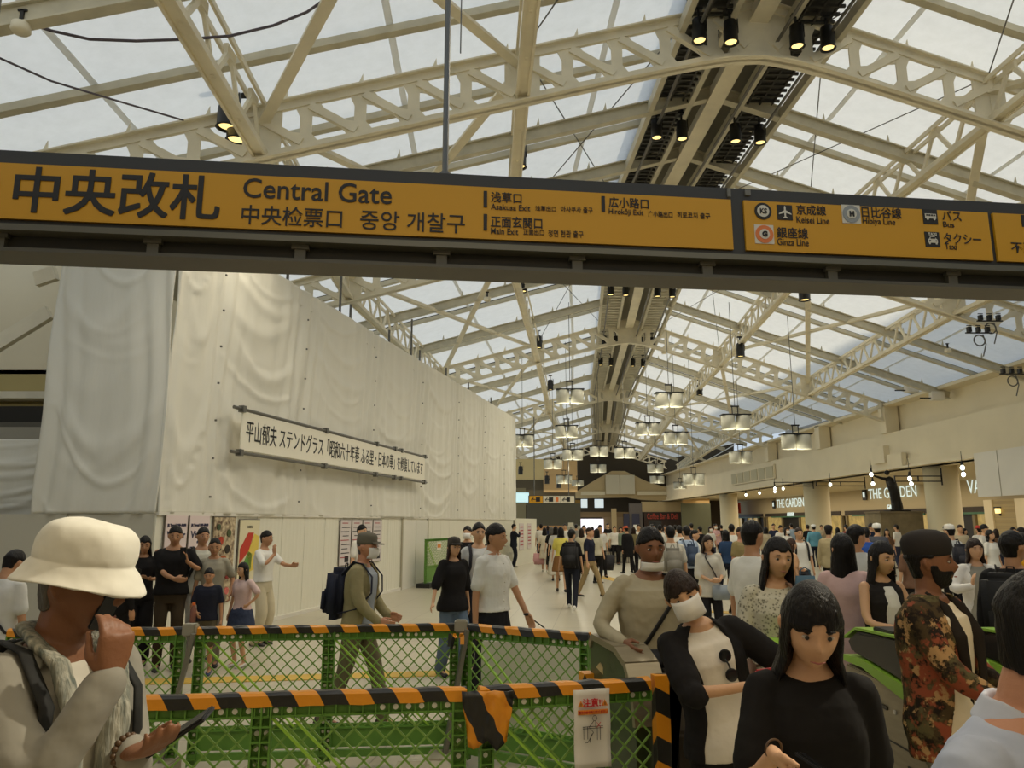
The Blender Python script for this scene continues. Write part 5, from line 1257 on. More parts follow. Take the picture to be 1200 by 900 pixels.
def person(x, y, face, H, label, top=('tee', (40, 40, 40)), bottom=('trousers', (40, 40, 44)), hair=('short', 'k'), skin='l', fem=False, lod=2,
           hl=None, hr=None, feet=None, lean=0, tilt=0, look=(0, 0, 0), shoe=(40, 36, 34), hat=None, mask=None, z0=0, glasses=False, group=None,
           pole_l=None, pole_r=None, curl=(.35, .35), palms=(None, None), hdirs=(None, None), build=1.0, beard=False, category='person', arm_sc=1.0, collar=False, extra=None):
    S = H/1.70; root = thing('person', label, category, (x, y, z0), radians(face), group); root.scale = (S, S, S)
    rnd = random.Random(int(abs(x*131+y*977))+7); P = TORSO_F if fem else TORSO_M; bw = build
    vs = (.0065, .012, .020)[lod]; seg = (16, 12, 8)[lod]
    hip = Vector((0, 0, .92)); R = Matrix.Rotation(radians(lean), 4, 'X') @ Matrix.Rotation(radians(tilt), 4, 'Y')
    T = Matrix.Translation(hip) @ R @ Matrix.Translation(-hip)     # lean > 0 bends forward (towards -y)
    def tt(p): return T @ Vector(p)
    sw = (.142 if fem else .160)*bw
    shL, shR = tt((sw, .0, 1.385)), tt((-sw, .0, 1.385))
    def loc_(q):
        if q is not None and len(q) == 4:     # (px, py, Y, None): reach for a place in the hall
            wpt = aty(q[0], q[1], q[2]); v = Matrix.Rotation(-radians(face), 4, 'Z') @ (wpt-Vector((x, y, z0))); return tuple(v/S)
        return q
    hl, hr = loc_(hl), loc_(hr)
    hl = hl or (.25*bw, -.04, .80); hr = hr or (-.25*bw, -.04, .80)
    l1, l2 = .285*arm_sc, .245*arm_sc
    eL, wL = ik(shL, hl, l1, l2, pole_l or (.5, .6, -.3)); eR, wR = ik(shR, hr, l1, l2, pole_r or (-.5, .6, -.3))
    feet = feet or ((.10, -.0), (-.10, .0))
    legs = []
    for i, (fx, fy, *fz) in enumerate(feet):
        fz = fz[0] if fz else 0; hp = Vector((.088 if i == 0 else -.088, 0, .90)); k_, a_ = ik(hp, (fx, fy+.02, .085+fz), .43, .415, (0, -1, 0)); legs.append((hp, k_, a_, fz))
    # ---- body
    bm = bmesh.new()
    nb = tt((0, .012, 1.44)); hc0 = tt((0, -.012, 1.585))
    yaw, pit, rol = (radians(q) for q in look)
    HM = Matrix.Translation(nb) @ R.to_3x3().to_4x4() @ Matrix.Rotation(yaw, 4, 'Z') @ Matrix.Rotation(pit, 4, 'X') @ Matrix.Rotation(rol, 4, 'Y') @ Matrix.Translation((0, -.024, .150))
    head_mesh(bm, HM, fem, *((40, 32), (28, 20), (18, 14))[lod])
    limb(bm, [tt((0, .012, 1.40)), HM @ Vector((0, .022, -.085)), HM @ Vector((0, .018, -.03))], [.060 if not fem else .050, .054 if not fem else .046, .05], seg)
    tr = []
    dropz = .006 if collar or top[0] in ('jacket',) else .034
    def drop(q, z):      # the collar line dips at the front of the neck
        return Vector((q[0], q[1], q[2]-(dropz*min(1, max(0, (z-1.36)/.07))*max(0, -q[1]/.07) if z > 1.36 else 0)))
    for z, a, b in P: tr.append([tt(drop(q, z)) for q in ell((0, .0, z), a*bw*.94, b*bw*.92, 24)])
    ring_loft(bm, tr)
    for sh, e, w_, i in ((shL, eL, wL, 0), (shR, eR, wR, 1)):
        limb(bm, [sh, e, w_], [.044 if not fem else .038, .034 if not fem else .030, .024 if not fem else .021], seg)
        sd = 1 if i == 0 else -1
        d = Vector(hdirs[i]) if hdirs[i] else (w_-e).normalized(); pn = palms[i] or (-sd, -.1, 0)
        hand(bm, w_, d, pn, -sd if True else sd, curl[i], 1.0 if not fem else .92, 8 if lod == 0 else 6)
    for hp, k_, a_, fz in legs:
        limb(bm, [hp, k_, a_], [.082, .052, .036], seg)
        limb(bm, [a_+Vector((0, .02, -.035)), a_+Vector((0, -.06, -.045)), a_+Vector((0, -.13, -.055))], [.035, .034, .026], seg)
    body = obj('body', bm, skinm(skin), root, True); remesh(body, vs)
    # ---- face
    if lod < 2:
        for sx_ in (-1, 1):
            bm = bmesh.new(); bmesh.ops.create_uvsphere(bm, u_segments=12, v_segments=8, radius=.0115, matrix=HM @ Matrix.Translation((sx_*.031, -.0795, .003)) @ Matrix.Diagonal((1.2, .6, .55, 1))); e_ = obj('eye', bm, mat('eye_white', (176, 162, 146), .3), root, True)
            bm = bmesh.new(); bmesh.ops.create_uvsphere(bm, u_segments=10, v_segments=6, radius=.0065, matrix=HM @ Matrix.Translation((sx_*.031, -.0865, .003)) @ Matrix.Diagonal((1, .5, 1, 1))); obj('iris', bm, M_BLACK, e_, True)
            bm = bmesh.new(); pipe(bm, [HM @ Vector((sx_*q, -.093+abs(q-.03)*.35, .022+.004*cos((q-.03)*60))) for q in (.014, .024, .034, .046)], [.0025, .004, .0035, .0015], 6); obj('eyebrow', bm, hairm(hair[1] if hair else 'k'), root, True)
        bm = bmesh.new(); pipe(bm, [HM @ Vector((q, -.1025+abs(q)*.45, -.066)) for q in (-.021, -.010, 0, .010, .021)], [.0012, .0028, .0032, .0028, .0012], 6); obj('mouth', bm, mat('lips', (160, 96, 84), .5), root, True)
    if hair:
        bm = bmesh.new(); hair_mesh(bm, HM, hair[0], rnd, (48, 32, 22)[lod]); h_ = obj('hair', bm, hairm(hair[1]), root, True)
        if lod < 2: remesh(h_, .006 if lod == 0 else .011, .006 if hair[0] == 'curly' else .003, 1, .02)
    if beard:
        bm = bmesh.new()
        rows = []
        for iv in range(1, 26):
            row = []
            for k in range(40):
                u = 2*pi*k/40; au = abs((u+pi) % (2*pi)-pi); p = head_pt(sph(u, pi*iv/26)); low_ = -.030-.012*max(0, cos(au))
                on = au < 1.62 and p.z < low_+(.02 if au > 1.2 else 0) and not (abs(p.x) < .020 and -.071 < p.z < -.058 and p.y < 0)
                row.append(bm.verts.new(HM @ (p*(1.05 if on else .88))))
            rows.append(row)
        for ia in range(len(rows)-1):
            for k in range(40): bm.faces.new((rows[ia][k], rows[ia+1][k], rows[ia+1][(k+1) % 40], rows[ia][(k+1) % 40]))
        bm.faces.new(rows[0]); bm.faces.new(rows[-1][::-1])
        remesh(obj('beard', bm, hairm('k'), root, True), .006)
    # ---- bottoms
    bk, bc = bottom; bmt = cloth(bc)
    bm = bmesh.new()
    waist = .99
    if bk in ('trousers', 'wide', 'shorts'):
        lw = {'trousers': 1.18, 'wide': 1.55, 'shorts': 1.3}[bk]
        for z, e_ in (): pass
        ring_loft(bm, [[q for q in ell((0, 0, z), tprof(P, z)[0]*bw+.002, tprof(P, z)[1]*bw+.002, 20)] for z in (.78, .84, .90, .96, waist)])
        for hp, k_, a_, fz in legs:
            if bk == 'shorts': pts = [hp+Vector((0, 0, -.02)), k_+Vector((0, 0, .05))]; rr = [.092, .078*lw/1.1]
            else: pts = [hp+Vector((0, 0, -.02)), k_, a_+Vector((0, 0, -.02))]; rr = [.094, .058*lw, .047*lw]
            limb(bm, pts, rr, seg)
        o = remesh(obj('trousers' if bk != 'shorts' else 'shorts', bm, bmt, root, True), vs*1.25, .012 if lod == 0 else .008 if lod == 1 else 0)
    elif bk in ('skirt', 'longskirt'):
        zb_ = .42 if bk == 'skirt' else .18
        if bk == 'skirt': zb_ = .55
        rs = []
        for i in range(7):
            f = i/6; z = waist-(waist-zb_)*f; a, b = tprof(P, max(z, .86)); rs.append(ell((0, 0, z), a+.01+.10*f*(1 if bk == 'longskirt' else .8), b+.01+.09*f, 24))
        ring_loft(bm, rs); remesh(obj('skirt', bm, bmt, root, True), vs*1.25, .02 if lod < 2 else .01, 1, .08)
    # ---- tops
    tk, tc_ = top[0], top[1]; pat = top[2] if len(top) > 2 else 'plain'; tm = cloth(tc_, pat)
    loose = {'tee': .012, 'shirt': .014, 'long': .016, 'jacket': .022, 'open': .024, 'tank': .008, 'dress': .010, 'baggy': .024}[tk]
    hem = {'tee': .86, 'shirt': .90, 'long': .86, 'jacket': .80, 'open': .78, 'tank': .90, 'dress': .52, 'baggy': .82}[tk]
    if len(top) > 3 and top[3]: hem = top[3]
    def torso_cloth(inf, hem, flare=0):
        bm = bmesh.new(); rs = []; zs = [hem+(1.442-hem)*i/14 for i in range(15)]
        for z in zs:
            a, b = tprof(P, z); f = max(0, (1.0-z)/(1.0-hem)) if hem < 1.0 else 0
            k = inf if z < 1.36 else inf*(.55 if z < 1.43 else .35)
            rs.append([tt(drop(q, z)) if z > .92 else (tt(q).lerp(Vector(q), min(1, (.92-z)/.2))) for q in ell((0, 0, z), a*bw+k+flare*f, b*bw+k+flare*f*.8, 26)])
        ring_loft(bm, rs); return bm
    if tk == 'open':      # open jacket: inner top below, jacket shell with open front
        inner = top[4] if len(top) > 4 else (220, 216, 204)
        bm = torso_cloth(.012, .84); remesh(obj('inner_top', bm, cloth(inner), root, True), vs*1.2, .010 if lod == 0 else .006)
        bm = bmesh.new(); rs = []
        for i in range(15):
            z = hem+(1.45-hem)*i/14; a, b = tprof(P, z); k = loose if z < 1.36 else loose*.6; a = a*bw; b = b*bw
            gap = (.42+.75*max(0, (1.2-z)/.5)) if z < 1.2 else .42+.30*(z-1.2)/.25; ring = []
            for q in range(25):
                t = -pi/2+gap+(2*pi-2*gap)*q/24; ct, s_ = cos(t), sin(t); ring.append(tt(((a+k)*math.copysign(abs(ct)**.87, ct), (b+k)*math.copysign(abs(s_)**.87, s_), z)))
            for q in range(24, -1, -1):
                t = -pi/2+gap+(2*pi-2*gap)*q/24; ct, s_ = cos(t), sin(t); ring.append(tt(((a+k-.022)*math.copysign(abs(ct)**.87, ct), (b+k-.022)*math.copysign(abs(s_)**.87, s_), z)))
            rs.append(ring)
        ring_loft(bm, rs); nm = 'jacket'
    else:
        bm = torso_cloth(loose, hem, .03 if tk == 'baggy' else .05 if tk == 'dress' else .008); nm = {'tee': 'shirt', 'shirt': 'shirt', 'long': 'shirt', 'jacket': 'jacket', 'tank': 'vest', 'dress': 'dress', 'baggy': 'blouse'}[tk]
    if tk != 'tank':
        full = tk in ('long', 'jacket') or (tk == 'open' and not (len(top) > 5 and top[5] == 'short')) or (len(top) > 5 and top[5] == 'full')
        for sh, e, w_, i in ((shL, eL, wL, 0), (shR, eR, wR, 1)):
            k = loose*.8; sd = 1 if i == 0 else -1
            s0 = sh+(tt((0, 0, 0))-tt((sd*.02, 0, .01)))
            if full: limb(bm, [s0, sh, e, e.lerp(w_, .97)], [.044+k, .046+k, .037+k, .028+k*.7], seg)
            else:
                f = .78 if tk != 'baggy' else 1.0; m_ = sh.lerp(e, f); limb(bm, [s0, sh, m_], [.044+k, .048+k, .046+k*1.2], seg)
                if tk == 'open' or (tk == 'baggy'): limb(bm, [sh, e, e.lerp(w_, .08)], [.046+k, .040+k, .044+k], seg)
    o = obj(nm, bm, tm, root, True); remesh(o, vs*1.25, .016 if lod == 0 else .010 if lod == 1 else 0, 2, .10)
    if collar:
        bm = bmesh.new()
        rings = []
        for k in range(25):
            a_ = -pi/2+.20+(2*pi-.40)*k/24; ca, sa = cos(a_), sin(a_); fr = max(0, -sa)
            rings.append([tt((ca*r_, sa*r_*1.0+.008, z-.030*fr*w2)) for r_, z, w2 in ((.060, 1.425, 1.0), (.061, 1.474, .9), (.068, 1.478, .9), (.090 if fr < .5 else .084, 1.436, 1.25), (.080, 1.430, 1.2))])
        ring_loft(bm, rings)
        remesh(obj('collar', bm, cloth(tc_) if collar is True else cloth(collar), root, True), .0045 if lod == 0 else .01)
        if lod < 2:
            bm = bmesh.new()
            for z in (1.36, 1.28, 1.20, 1.12, 1.04, .97):
                a, b = tprof(P, z); q = tt((0, -(b*bw+loose+.004), z)); bmesh.ops.create_uvsphere(bm, u_segments=8, v_segments=5, radius=.006, matrix=Matrix.Translation(q))
            obj('button', bm, M_WHITE, root)
    # ---- shoes
    if shoe and lod < 2 or (shoe and y > 5):
        for hp, k_, a_, fz in legs:
            bm = bmesh.new(); c = Vector((a_.x, a_.y, a_.z-.085)); rs = []
            for f, wd, ht in ((.075, .020, .05), (.06, .034, .085), (.0, .038, .09), (-.06, .040, .065), (-.13, .045, .05), (-.17, .036, .04), (-.185, .018, .025)):
                rs.append([c+Vector((cos(2*pi*k/12)*wd, f, max(0.0, ht/2+sin(2*pi*k/12)*ht/2))) for k in range(12)])
            ring_loft(bm, rs); o = obj('shoe', bm, mat('shoe_%d_%d' % (shoe[0], shoe[2]), shoe, .5), root, True)
    if mask:
        bm = bmesh.new(); g = []
        low = mask == 'chin'; zc = -.047-(.05 if low else 0)
        for i in range(13):
            a = (i/12-.5)*2.3; row = []
            for j in range(7):
                v = (j/6-.5); zz = zc+v*(.10 if not low else .05); bul = (.016*(1-(2*v)**2) if not low else .0)
                rx, ry = .074, .098; row.append(bm.verts.new(HM @ Vector((sin(a)*(rx+.004), -.006-cos(a)*(ry+.006+bul)+(.012 if v < -.3 else 0)+(.0 if not low else .012), zz))))
            g.append(row)
        for i in range(12):
            for j in range(6): bm.faces.new((g[i][j], g[i+1][j], g[i+1][j+1], g[i][j+1]))
        o = obj('face_mask', bm, mat('mask_white', (226, 222, 214), .8), root, True); md = o.modifiers.new('s', 'SOLIDIFY'); md.thickness = .003
    if hat:
        hk, hc = hat; bm = bmesh.new(); rs = []
        if hk == 'bucket':
            prof = [(.148, -.016), (.149, -.008), (.130, .024), (.115, .048), (.108, .055), (.112, .064), (.111, .10), (.103, .128), (.082, .148), (.04, .157), (.01, .158)]
        elif hk == 'beret': prof = [(.084, .030), (.092, .04), (.100, .07), (.099, .10), (.086, .130), (.05, .150), (.01, .156)]
        elif hk == 'helmet': prof = [(.098, .03), (.108, .05), (.106, .10), (.08, .14), (.01, .155)]
        else: prof = [(.088, .030), (.090, .05), (.088, .10), (.07, .128), (.01, .142)]
        for r_, z in prof: rs.append([HM @ Vector((cos(2*pi*k/32)*r_*.90, sin(2*pi*k/32)*r_*1.10+.004, z+(.02*cos(2*pi*k/32)**2 if hk == 'bucket' and z < .0 else 0))) for k in range(32)])
        ring_loft(bm, rs)
        if hk in ('cap', 'helmet'):
            for s_ in (0,):
                pts = [HM @ Vector((sin(a)*.075, -.07-cos(a)*.10, .036)) for a in (-1.3, -.9, -.5, 0, .5, .9, 1.3)]; b = [HM @ Vector((sin(a)*.075, -.07-cos(a)*.02, .05)) for a in (1.3, 0, -1.3)]
                prism(bm, pts+b, (HM.to_3x3() @ Vector((0, 0, .008))))
        o = obj('hat', bm, mat('hat_%d_%d' % (hc[0], hc[2]), hc, .85, noise=.05, nscale=9, bump=.12, bscale=14), root, True)
        if hk == 'bucket':
            sb = o.modifiers.new('s', 'SUBSURF'); sb.levels = 2; sb.render_levels = 2
            t = bpy.data.textures.new('hatfold', 'CLOUDS'); t.noise_scale = .09; dm = o.modifiers.new('d', 'DISPLACE'); dm.texture = t; dm.strength = .014; dm.texture_coords = 'LOCAL'
    if glasses:
        bm = bmesh.new()
        for sx_ in (-1, 1):
            pipe(bm, [HM @ Vector((sx_*.031+cos(a)*.021, -.098+.25*abs(sx_*.031+cos(a)*.021)-.0, .002+sin(a)*.016)) for a in [i*.42 for i in range(16)]], .0018, 5)
            pipe(bm, [HM @ Vector((sx_*.053, -.084, .006)), HM @ Vector((sx_*.078, -.03, .008)), HM @ Vector((sx_*.080, .015, .004))], .0018, 5)
        obj('glasses', bm, M_BLACK, root)
    W = Matrix.Translation((x, y, z0)) @ Matrix.Rotation(radians(face), 4, 'Z') @ Matrix.Scale(S, 4)
    return dict(root=root, W=W, HM=HM, wL=W @ wL, wR=W @ wR, T=T, eL=W @ eL, eR=W @ eR, P=P, bw=bw, loose=loose, S=S)

# ---- carried things
def strap_pts(pp, pts): return [pp['W'] @ (pp['T'] @ Vector(p)) for p in pts]
def backpack(pp, col, label, size=(.30, .16, .44), z=1.16, straps=True, mk=None):
    P, k = pp['P'], pp['loose']; root = thing('backpack', label, 'backpack', pp['W'] @ (pp['T'] @ Vector((0, .20, z)))); inv = Matrix.Translation(-root.location)
    m = mat('pack_%d_%d_%d' % col, col, .75, noise=.15, nscale=6, bump=.3, bscale=14)
    yb = tprof(P, z)[1]*pp['bw']+k; w_, d, h = size; Q = inv @ pp['W'] @ pp['T']
    bm = bmesh.new(); bmesh.ops.create_cube(bm, size=1, matrix=Matrix.Translation((0, yb+d/2, z)) @ Matrix.Diagonal((w_, d, h, 1)))
    bmesh.ops.bevel(bm, geom=bm.edges[:], offset=.055, segments=4, affect='EDGES'); bmesh.ops.transform(bm, matrix=Q, verts=bm.verts); obj('bag_body', bm, m, root, True)
    bm = bmesh.new(); bmesh.ops.create_cube(bm, size=1, matrix=Matrix.Translation((0, yb+d+.01, z-h*.15)) @ Matrix.Diagonal((w_*.75, .06, h*.45, 1))); bmesh.ops.bevel(bm, geom=bm.edges[:], offset=.025, segments=3, affect='EDGES'); bmesh.ops.transform(bm, matrix=Q, verts=bm.verts); obj('front_pocket', bm, m, root, True)
    if straps:
        for sd in (-1, 1):
            bm = bmesh.new(); f = tprof(P, 1.25)[1]*pp['bw']+k+.012; pipe(bm, [Q @ Vector(q) for q in ((sd*.09, yb+.02, z+h*.36), (sd*.105, .05, 1.455), (sd*.115, -.04, 1.445), (sd*.12, -f*.93, 1.34), (sd*.13, -f, 1.2), (sd*.165, -.05, 1.06), (sd*.15, yb, z-h*.35))], .020, 8, .35); obj('strap', bm, m, root, True)
    bm = bmesh.new(); pipe(bm, [Q @ Vector(q) for q in ((-.03, yb+.03, z+h*.5), (-.02, yb+.03, z+h*.5+.04), (.02, yb+.03, z+h*.5+.04), (.03, yb+.03, z+h*.5))], .007, 6); obj('handle', bm, m, root)
    return root
def crossbag(pp, col, label, side=1, front=True, size=(.24, .07, .18), z=.92, bagcol=None):
    """crossbody strap from one shoulder to the other hip, with a small bag"""
    P, k, bw = pp['P'], pp['loose'], pp['bw']; root = thing('shoulder_bag', label, 'bag', pp['W'] @ (pp['T'] @ Vector((side*.2, 0, z)))); Q = Matrix.Translation(-root.location) @ pp['W'] @ pp['T']
    m = mat('bag_%d_%d_%d' % col, col, .6); m2 = mat('bag_%d_%d_%d' % bagcol, bagcol, .6) if bagcol else m
    pts = []
    for zz, f in ((1.44, -.55), (1.38, -.50), (1.28, -.25), (1.18, .1), (1.08, .45), (.99, .8)):
        a, b = tprof(P, zz); a, b = a*bw+k+.01, b*bw+k+.012; xx = side*f*a; pts.append((xx, -b*sqrt(max(0, 1-(xx/a)**2))**.8, zz))
    bk = [(q[0]*1.0, -q[1], q[2]) for q in pts[::-1]]; bm = bmesh.new(); pipe(bm, [Q @ Vector(q) for q in pts+[(side*(tprof(P, .95)[0]*bw+k+.02), 0, .93)]+bk+[pts[0]]], .016, 8, .45); obj('strap', bm, m, root, True)
    a = tprof(P, z)[0]*bw+k; bm = bmesh.new(); c = (side*(a+.03), -.03, z-.04) if not front else (side*a*.55, -(tprof(P, z)[1]*bw+k+.045), z-.04)
    sx_, sy_ = (size[1], size[0]) if not front else (size[0], size[1])
    bmesh.ops.create_cube(bm, size=1, matrix=Matrix.Translation(c) @ Matrix.Diagonal((sx_, sy_, size[2], 1))); bmesh.ops.bevel(bm, geom=bm.edges[:], offset=.02, segments=3, affect='EDGES'); bmesh.ops.transform(bm, matrix=Q, verts=bm.verts); obj('pouch', bm, m2, root, True)
    return root
def phone(p, dirv, nrm, label, col=(24, 24, 26), sc=1.0):
    z = Vector(dirv).normalized(); y = Vector(nrm); y = (y-z*y.dot(z)).normalized(); x = y.cross(z)
    R = Matrix((x, y, z)).transposed().to_4x4(); root = thing('smartphone', label, 'phone', p); root.rotation_euler = R.to_euler()
    mbx('case', (0, 0, 0), (.075*sc, .009*sc, .155*sc), mat('phone_case_%d' % col[0], col, .4), root, .003); mbx('screen', (0, .006*sc, 0), (.068*sc, .001, .146*sc), mat('phone_screen', (20, 22, 26), .12), root)
    return root
def tote(p, col, label, w_=.30, h=.32, d=.10, rz=0):
    root = thing('handbag', label, 'bag', p, rz); m = mat('bag_%d_%d_%d' % col, col, .7, bump=.2, bscale=10)
    bm = bmesh.new(); ring_loft(bm, [ell((0, 0, -h-.14), w_*.42, d*.5, 16, 4), ell((0, 0, -h*.6-.14), w_*.52, d*.6, 16, 4), ell((0, 0, -.14), w_*.46, d*.35, 16, 4)]); obj('bag_body', bm, m, root, True)
    for s in (-1, 1):
        bm = bmesh.new(); pipe(bm, [(-w_*.28, s*.02, -.15), (-w_*.2, s*.015, -.04), (0, s*.01, 0), (w_*.2, s*.015, -.04), (w_*.28, s*.02, -.15)], .008, 6); obj('handle', bm, m, root)
    return root
def at(px, Y): return (px-600)/FPX*Y*cos(TH)   # x of a figure standing Y metres away (head height)
# ================================================================ THE PEOPLE OF THE PHOTOGRAPH
W_ = (224, 220, 208); K_ = (30, 28, 28)
# --- foreground
a = person(at(76, 1.98), 1.98, 68, 1.765, 'older person in white bucket hat and pale grey blazer holding a phone to the mouth', top=('open', (142, 138, 127), 'plain', .74, (206, 200, 186)), bottom=('trousers', (120, 112, 98)), hair=('short', 'g'), skin='d', lod=0,
           hr=(128, 795, 1.80, 0), hl=(152, 882, 1.84, 0), lean=3, look=(22, 6, 0), hat=('bucket', (226, 222, 208)), hdirs=((-.2, -.95, .25), (.05, -.08, 1)), palms=((-.1, .1, 1), (.3, .95, .1)), curl=(.42, .75), pole_r=(-.5, .25, -1), pole_l=(.6, .5, -.8))
bm = bmesh.new(); A_ = a
for sd in (-1, 1):
    pipe(bm, [A_['T'] @ Vector(q) for q in ((0, .08, 1.475), (sd*.055, .05, 1.475), (sd*.075, -.03, 1.45), (sd*.07, -.10, 1.42), (sd*.055, -.15, 1.30), (sd*.05, -.165, 1.16), (sd*.05, -.165, 1.02))], [.026, .03, .032, .034, .036, .036, .03], 12, .5)
remesh(obj('scarf', bm, mat('scarf_grey', (98, 104, 96), .85, rgb2=(176, 172, 156), nscale=9, stretch=(6, 6, .6), bump=.5, bscale=20), a['root'], True), .006, .012, 1, .05)
bm = bmesh.new()
wv = A_['W'].inverted() @ A_['wL']
for k in range(16):
    t = 2*pi*k/16; bmesh.ops.create_uvsphere(bm, u_segments=8, v_segments=6, radius=.0075, matrix=Matrix.Translation(wv+Vector((cos(t)*.034, .01, sin(t)*.034))))
obj('bead_bracelet', bm, mat('bead_brown', (84, 62, 40), .4), a['root'], True)
backpack(a, (28, 28, 26), 'black backpack worn by the person in the bucket hat', (.32, .18, .46))
phone(a['wL']+Vector((.115, .0, .045)), (.80, -.05, .52), (-.55, -.16, .8), 'black smartphone held low in the left hand of the person in the bucket hat')
phone(aty(124, 716, 1.95), (.40, .1, 1), (-.8, .5, .2), 'dark phone held against the mouth of the person in the bucket hat', sc=.65)

b = person(at(1160, 1.42), 1.42, 28, 1.72, 'person in light blue shirt cut by the right edge in the foreground', top=('shirt', (176, 184, 204), 'plain'), bottom=('trousers', (50, 52, 60)), hair=('short', 'k'), skin='r', lod=0, look=(26, 12, 0), glasses=True, collar=(196, 200, 214), lean=4, build=1.12)

c = person(at(932, 2.3), 2.3, -6, 1.635, 'person with long black hair and black blouse looking down at the front right', top=('tee', (30, 28, 27), 'plain', .84), bottom=('trousers', K_), hair=('long_bangs', 'k'), skin='l', fem=True, lod=0, hr=(908, 884, 2.0, 0), hl=(.22, .04, .86), lean=4, look=(-4, 16, 2), curl=(.3, .5), hdirs=((0, 0, -1), (.45, -.65, -.45)), palms=((-1, 0, 0), (.5, 0, .85)), pole_r=(-.25, .6, -1), build=.96)
phone(c['wR']+Vector((.10, -.08, -.02)), (.6, -.5, -.35), (.2, .2, 1), 'small phone in the hand of the person in black blouse')
bm = bmesh.new(); wv = c['W'].inverted() @ c['wR']; pipe(bm, [wv+Vector((cos(t)*.024, .01+cos(t)*.014, .01+sin(t)*.024)) for t in [i*.45 for i in range(15)]], .003, 6); obj('bracelet', bm, mat('bead_brown', (0, 0, 0)), c['root'])

d = person(at(838, 3.55), 3.55, 8, 1.60, 'person in white face mask and black cardigan leaning sideways through the gate', top=('open', (32, 30, 30), 'plain', .86, (226, 218, 204), 'short'), bottom=('wide', K_), hair=('mush', 'b'), skin='l', fem=True, lod=0, tilt=-13, look=(-18, 4, -10), mask='on', hr=(-.02, -.30, 1.20), hl=(.16, -.29, 1.20), hdirs=((-.5, -.7, .2), (.8, -.4, .1)), palms=((-.4, 0, -.3), (.3, 0, -.8)), curl=(.6, .5), pole_r=(-1, .1, -.5), pole_l=(1, .1, -.5), build=1.1)
r = thing('red_wallet', 'red wallet held by the person in white face mask', 'wallet', d['wL']+Vector((-.09, -.06, .03)), .5); mbx('cover', (0, 0, 0), (.12, .025, .09), mat('wallet_red', (170, 44, 48), .5), r, .008); mbx('clasp', (0, -.014, .0), (.02, .008, .02), M_STAIN, r)
r = thing('sunglasses', 'dark sunglasses hung on the white top of the person in face mask', 'sunglasses', d['W'] @ (d['T'] @ Vector((.03, -.155, 1.27)))); bm = bmesh.new()
for dz, dx in ((.035, .0), (-.045, .025)):
    bmesh.ops.create_uvsphere(bm, u_segments=14, v_segments=8, radius=.03, matrix=Matrix.Translation((dx, 0, dz)) @ Matrix.Diagonal((.95, .12, .95, 1)))
pipe(bm, [(0, 0, .02), (.012, -.004, 0), (.02, 0, -.02)], .004, 6); obj('lenses', bm, mat('dark_lens', (26, 28, 30), .15), r, True)
tote(d['W'] @ (d['T'] @ Vector((.27, -.05, 1.02))), (34, 32, 32), 'black shoulder bag at the side of the person in face mask', .3, .3, .12, .5)

e = person(at(760, 4.72), 4.72, 14, 1.755, 'person in beige long shirt with mask under the chin behind the nearest gate', top=('long', (172, 162, 136), 'plain', .84), bottom=('trousers', (70, 66, 60)), hair=('short', 'k'), skin='d', lod=0, mask='chin', hr=(-.26, -.20, 1.08), hl=(.2, -.12, 1.0), build=1.12, look=(-6, 4, 0), curl=(.5, .4), hdirs=((0, -.4, -1), (.1, -.9, -.3)))
crossbag(e, (30, 28, 28), 'black crossbody bag on the person in beige long shirt', -1, True, (.2, .08, .2), .98)

f = person(at(905, 4.62), 4.62, -4, 1.70, 'person with long dark hair and patterned pale blouse behind the masked person', top=('tee', (196, 190, 168), 'lace', .86), bottom=('trousers', (60, 58, 60)), hair=('long', 'k'), skin='l', fem=True, lod=0, look=(6, 5, 3), hr=(-.26, -.10, .86), hl=(.2, -.22, 1.02), build=1.08)
crossbag(f, (120, 92, 74), 'brown strap bag on the person in patterned blouse', -1, False, (.2, .08, .2), .95)

g_ = person(at(1083, 3.65), 3.65, 38, 1.72, 'bearded person in floral jacket and dark cap passing the ticket gate', top=('open', (120, 80, 50), 'floral', .74, (232, 216, 186)), bottom=('trousers', (150, 146, 132)), hair=('short', 'k'), skin='d', lod=0, hat=('beret', (38, 32, 28)), beard=True, look=(22, -3, 0), hr=(-.12, -.33, 1.02), hl=(.24, -.20, 1.0), hdirs=((0, -.3, -1), (.5, -.8, -.1)), palms=((-1, 0, 0), (.3, 0, -.9)), curl=(.4, .35), build=1.08)
bm = bmesh.new(); T_ = g_['T']
for sd in (-1, 1):
    pts = [(sd*.066, -.0, 1.46), (sd*.080, -.09, 1.40), (sd*.098, -.145, 1.28), (sd*.078, -.158, 1.10), (sd*.062, -.158, .98)]; wd = [.012, .024, .032, .020, .006]
    pipe(bm, [T_ @ Vector(q) for q in pts], wd, 10, .45)
remesh(obj('lapel', bm, cloth((44, 38, 32)), g_['root'], True), .008)

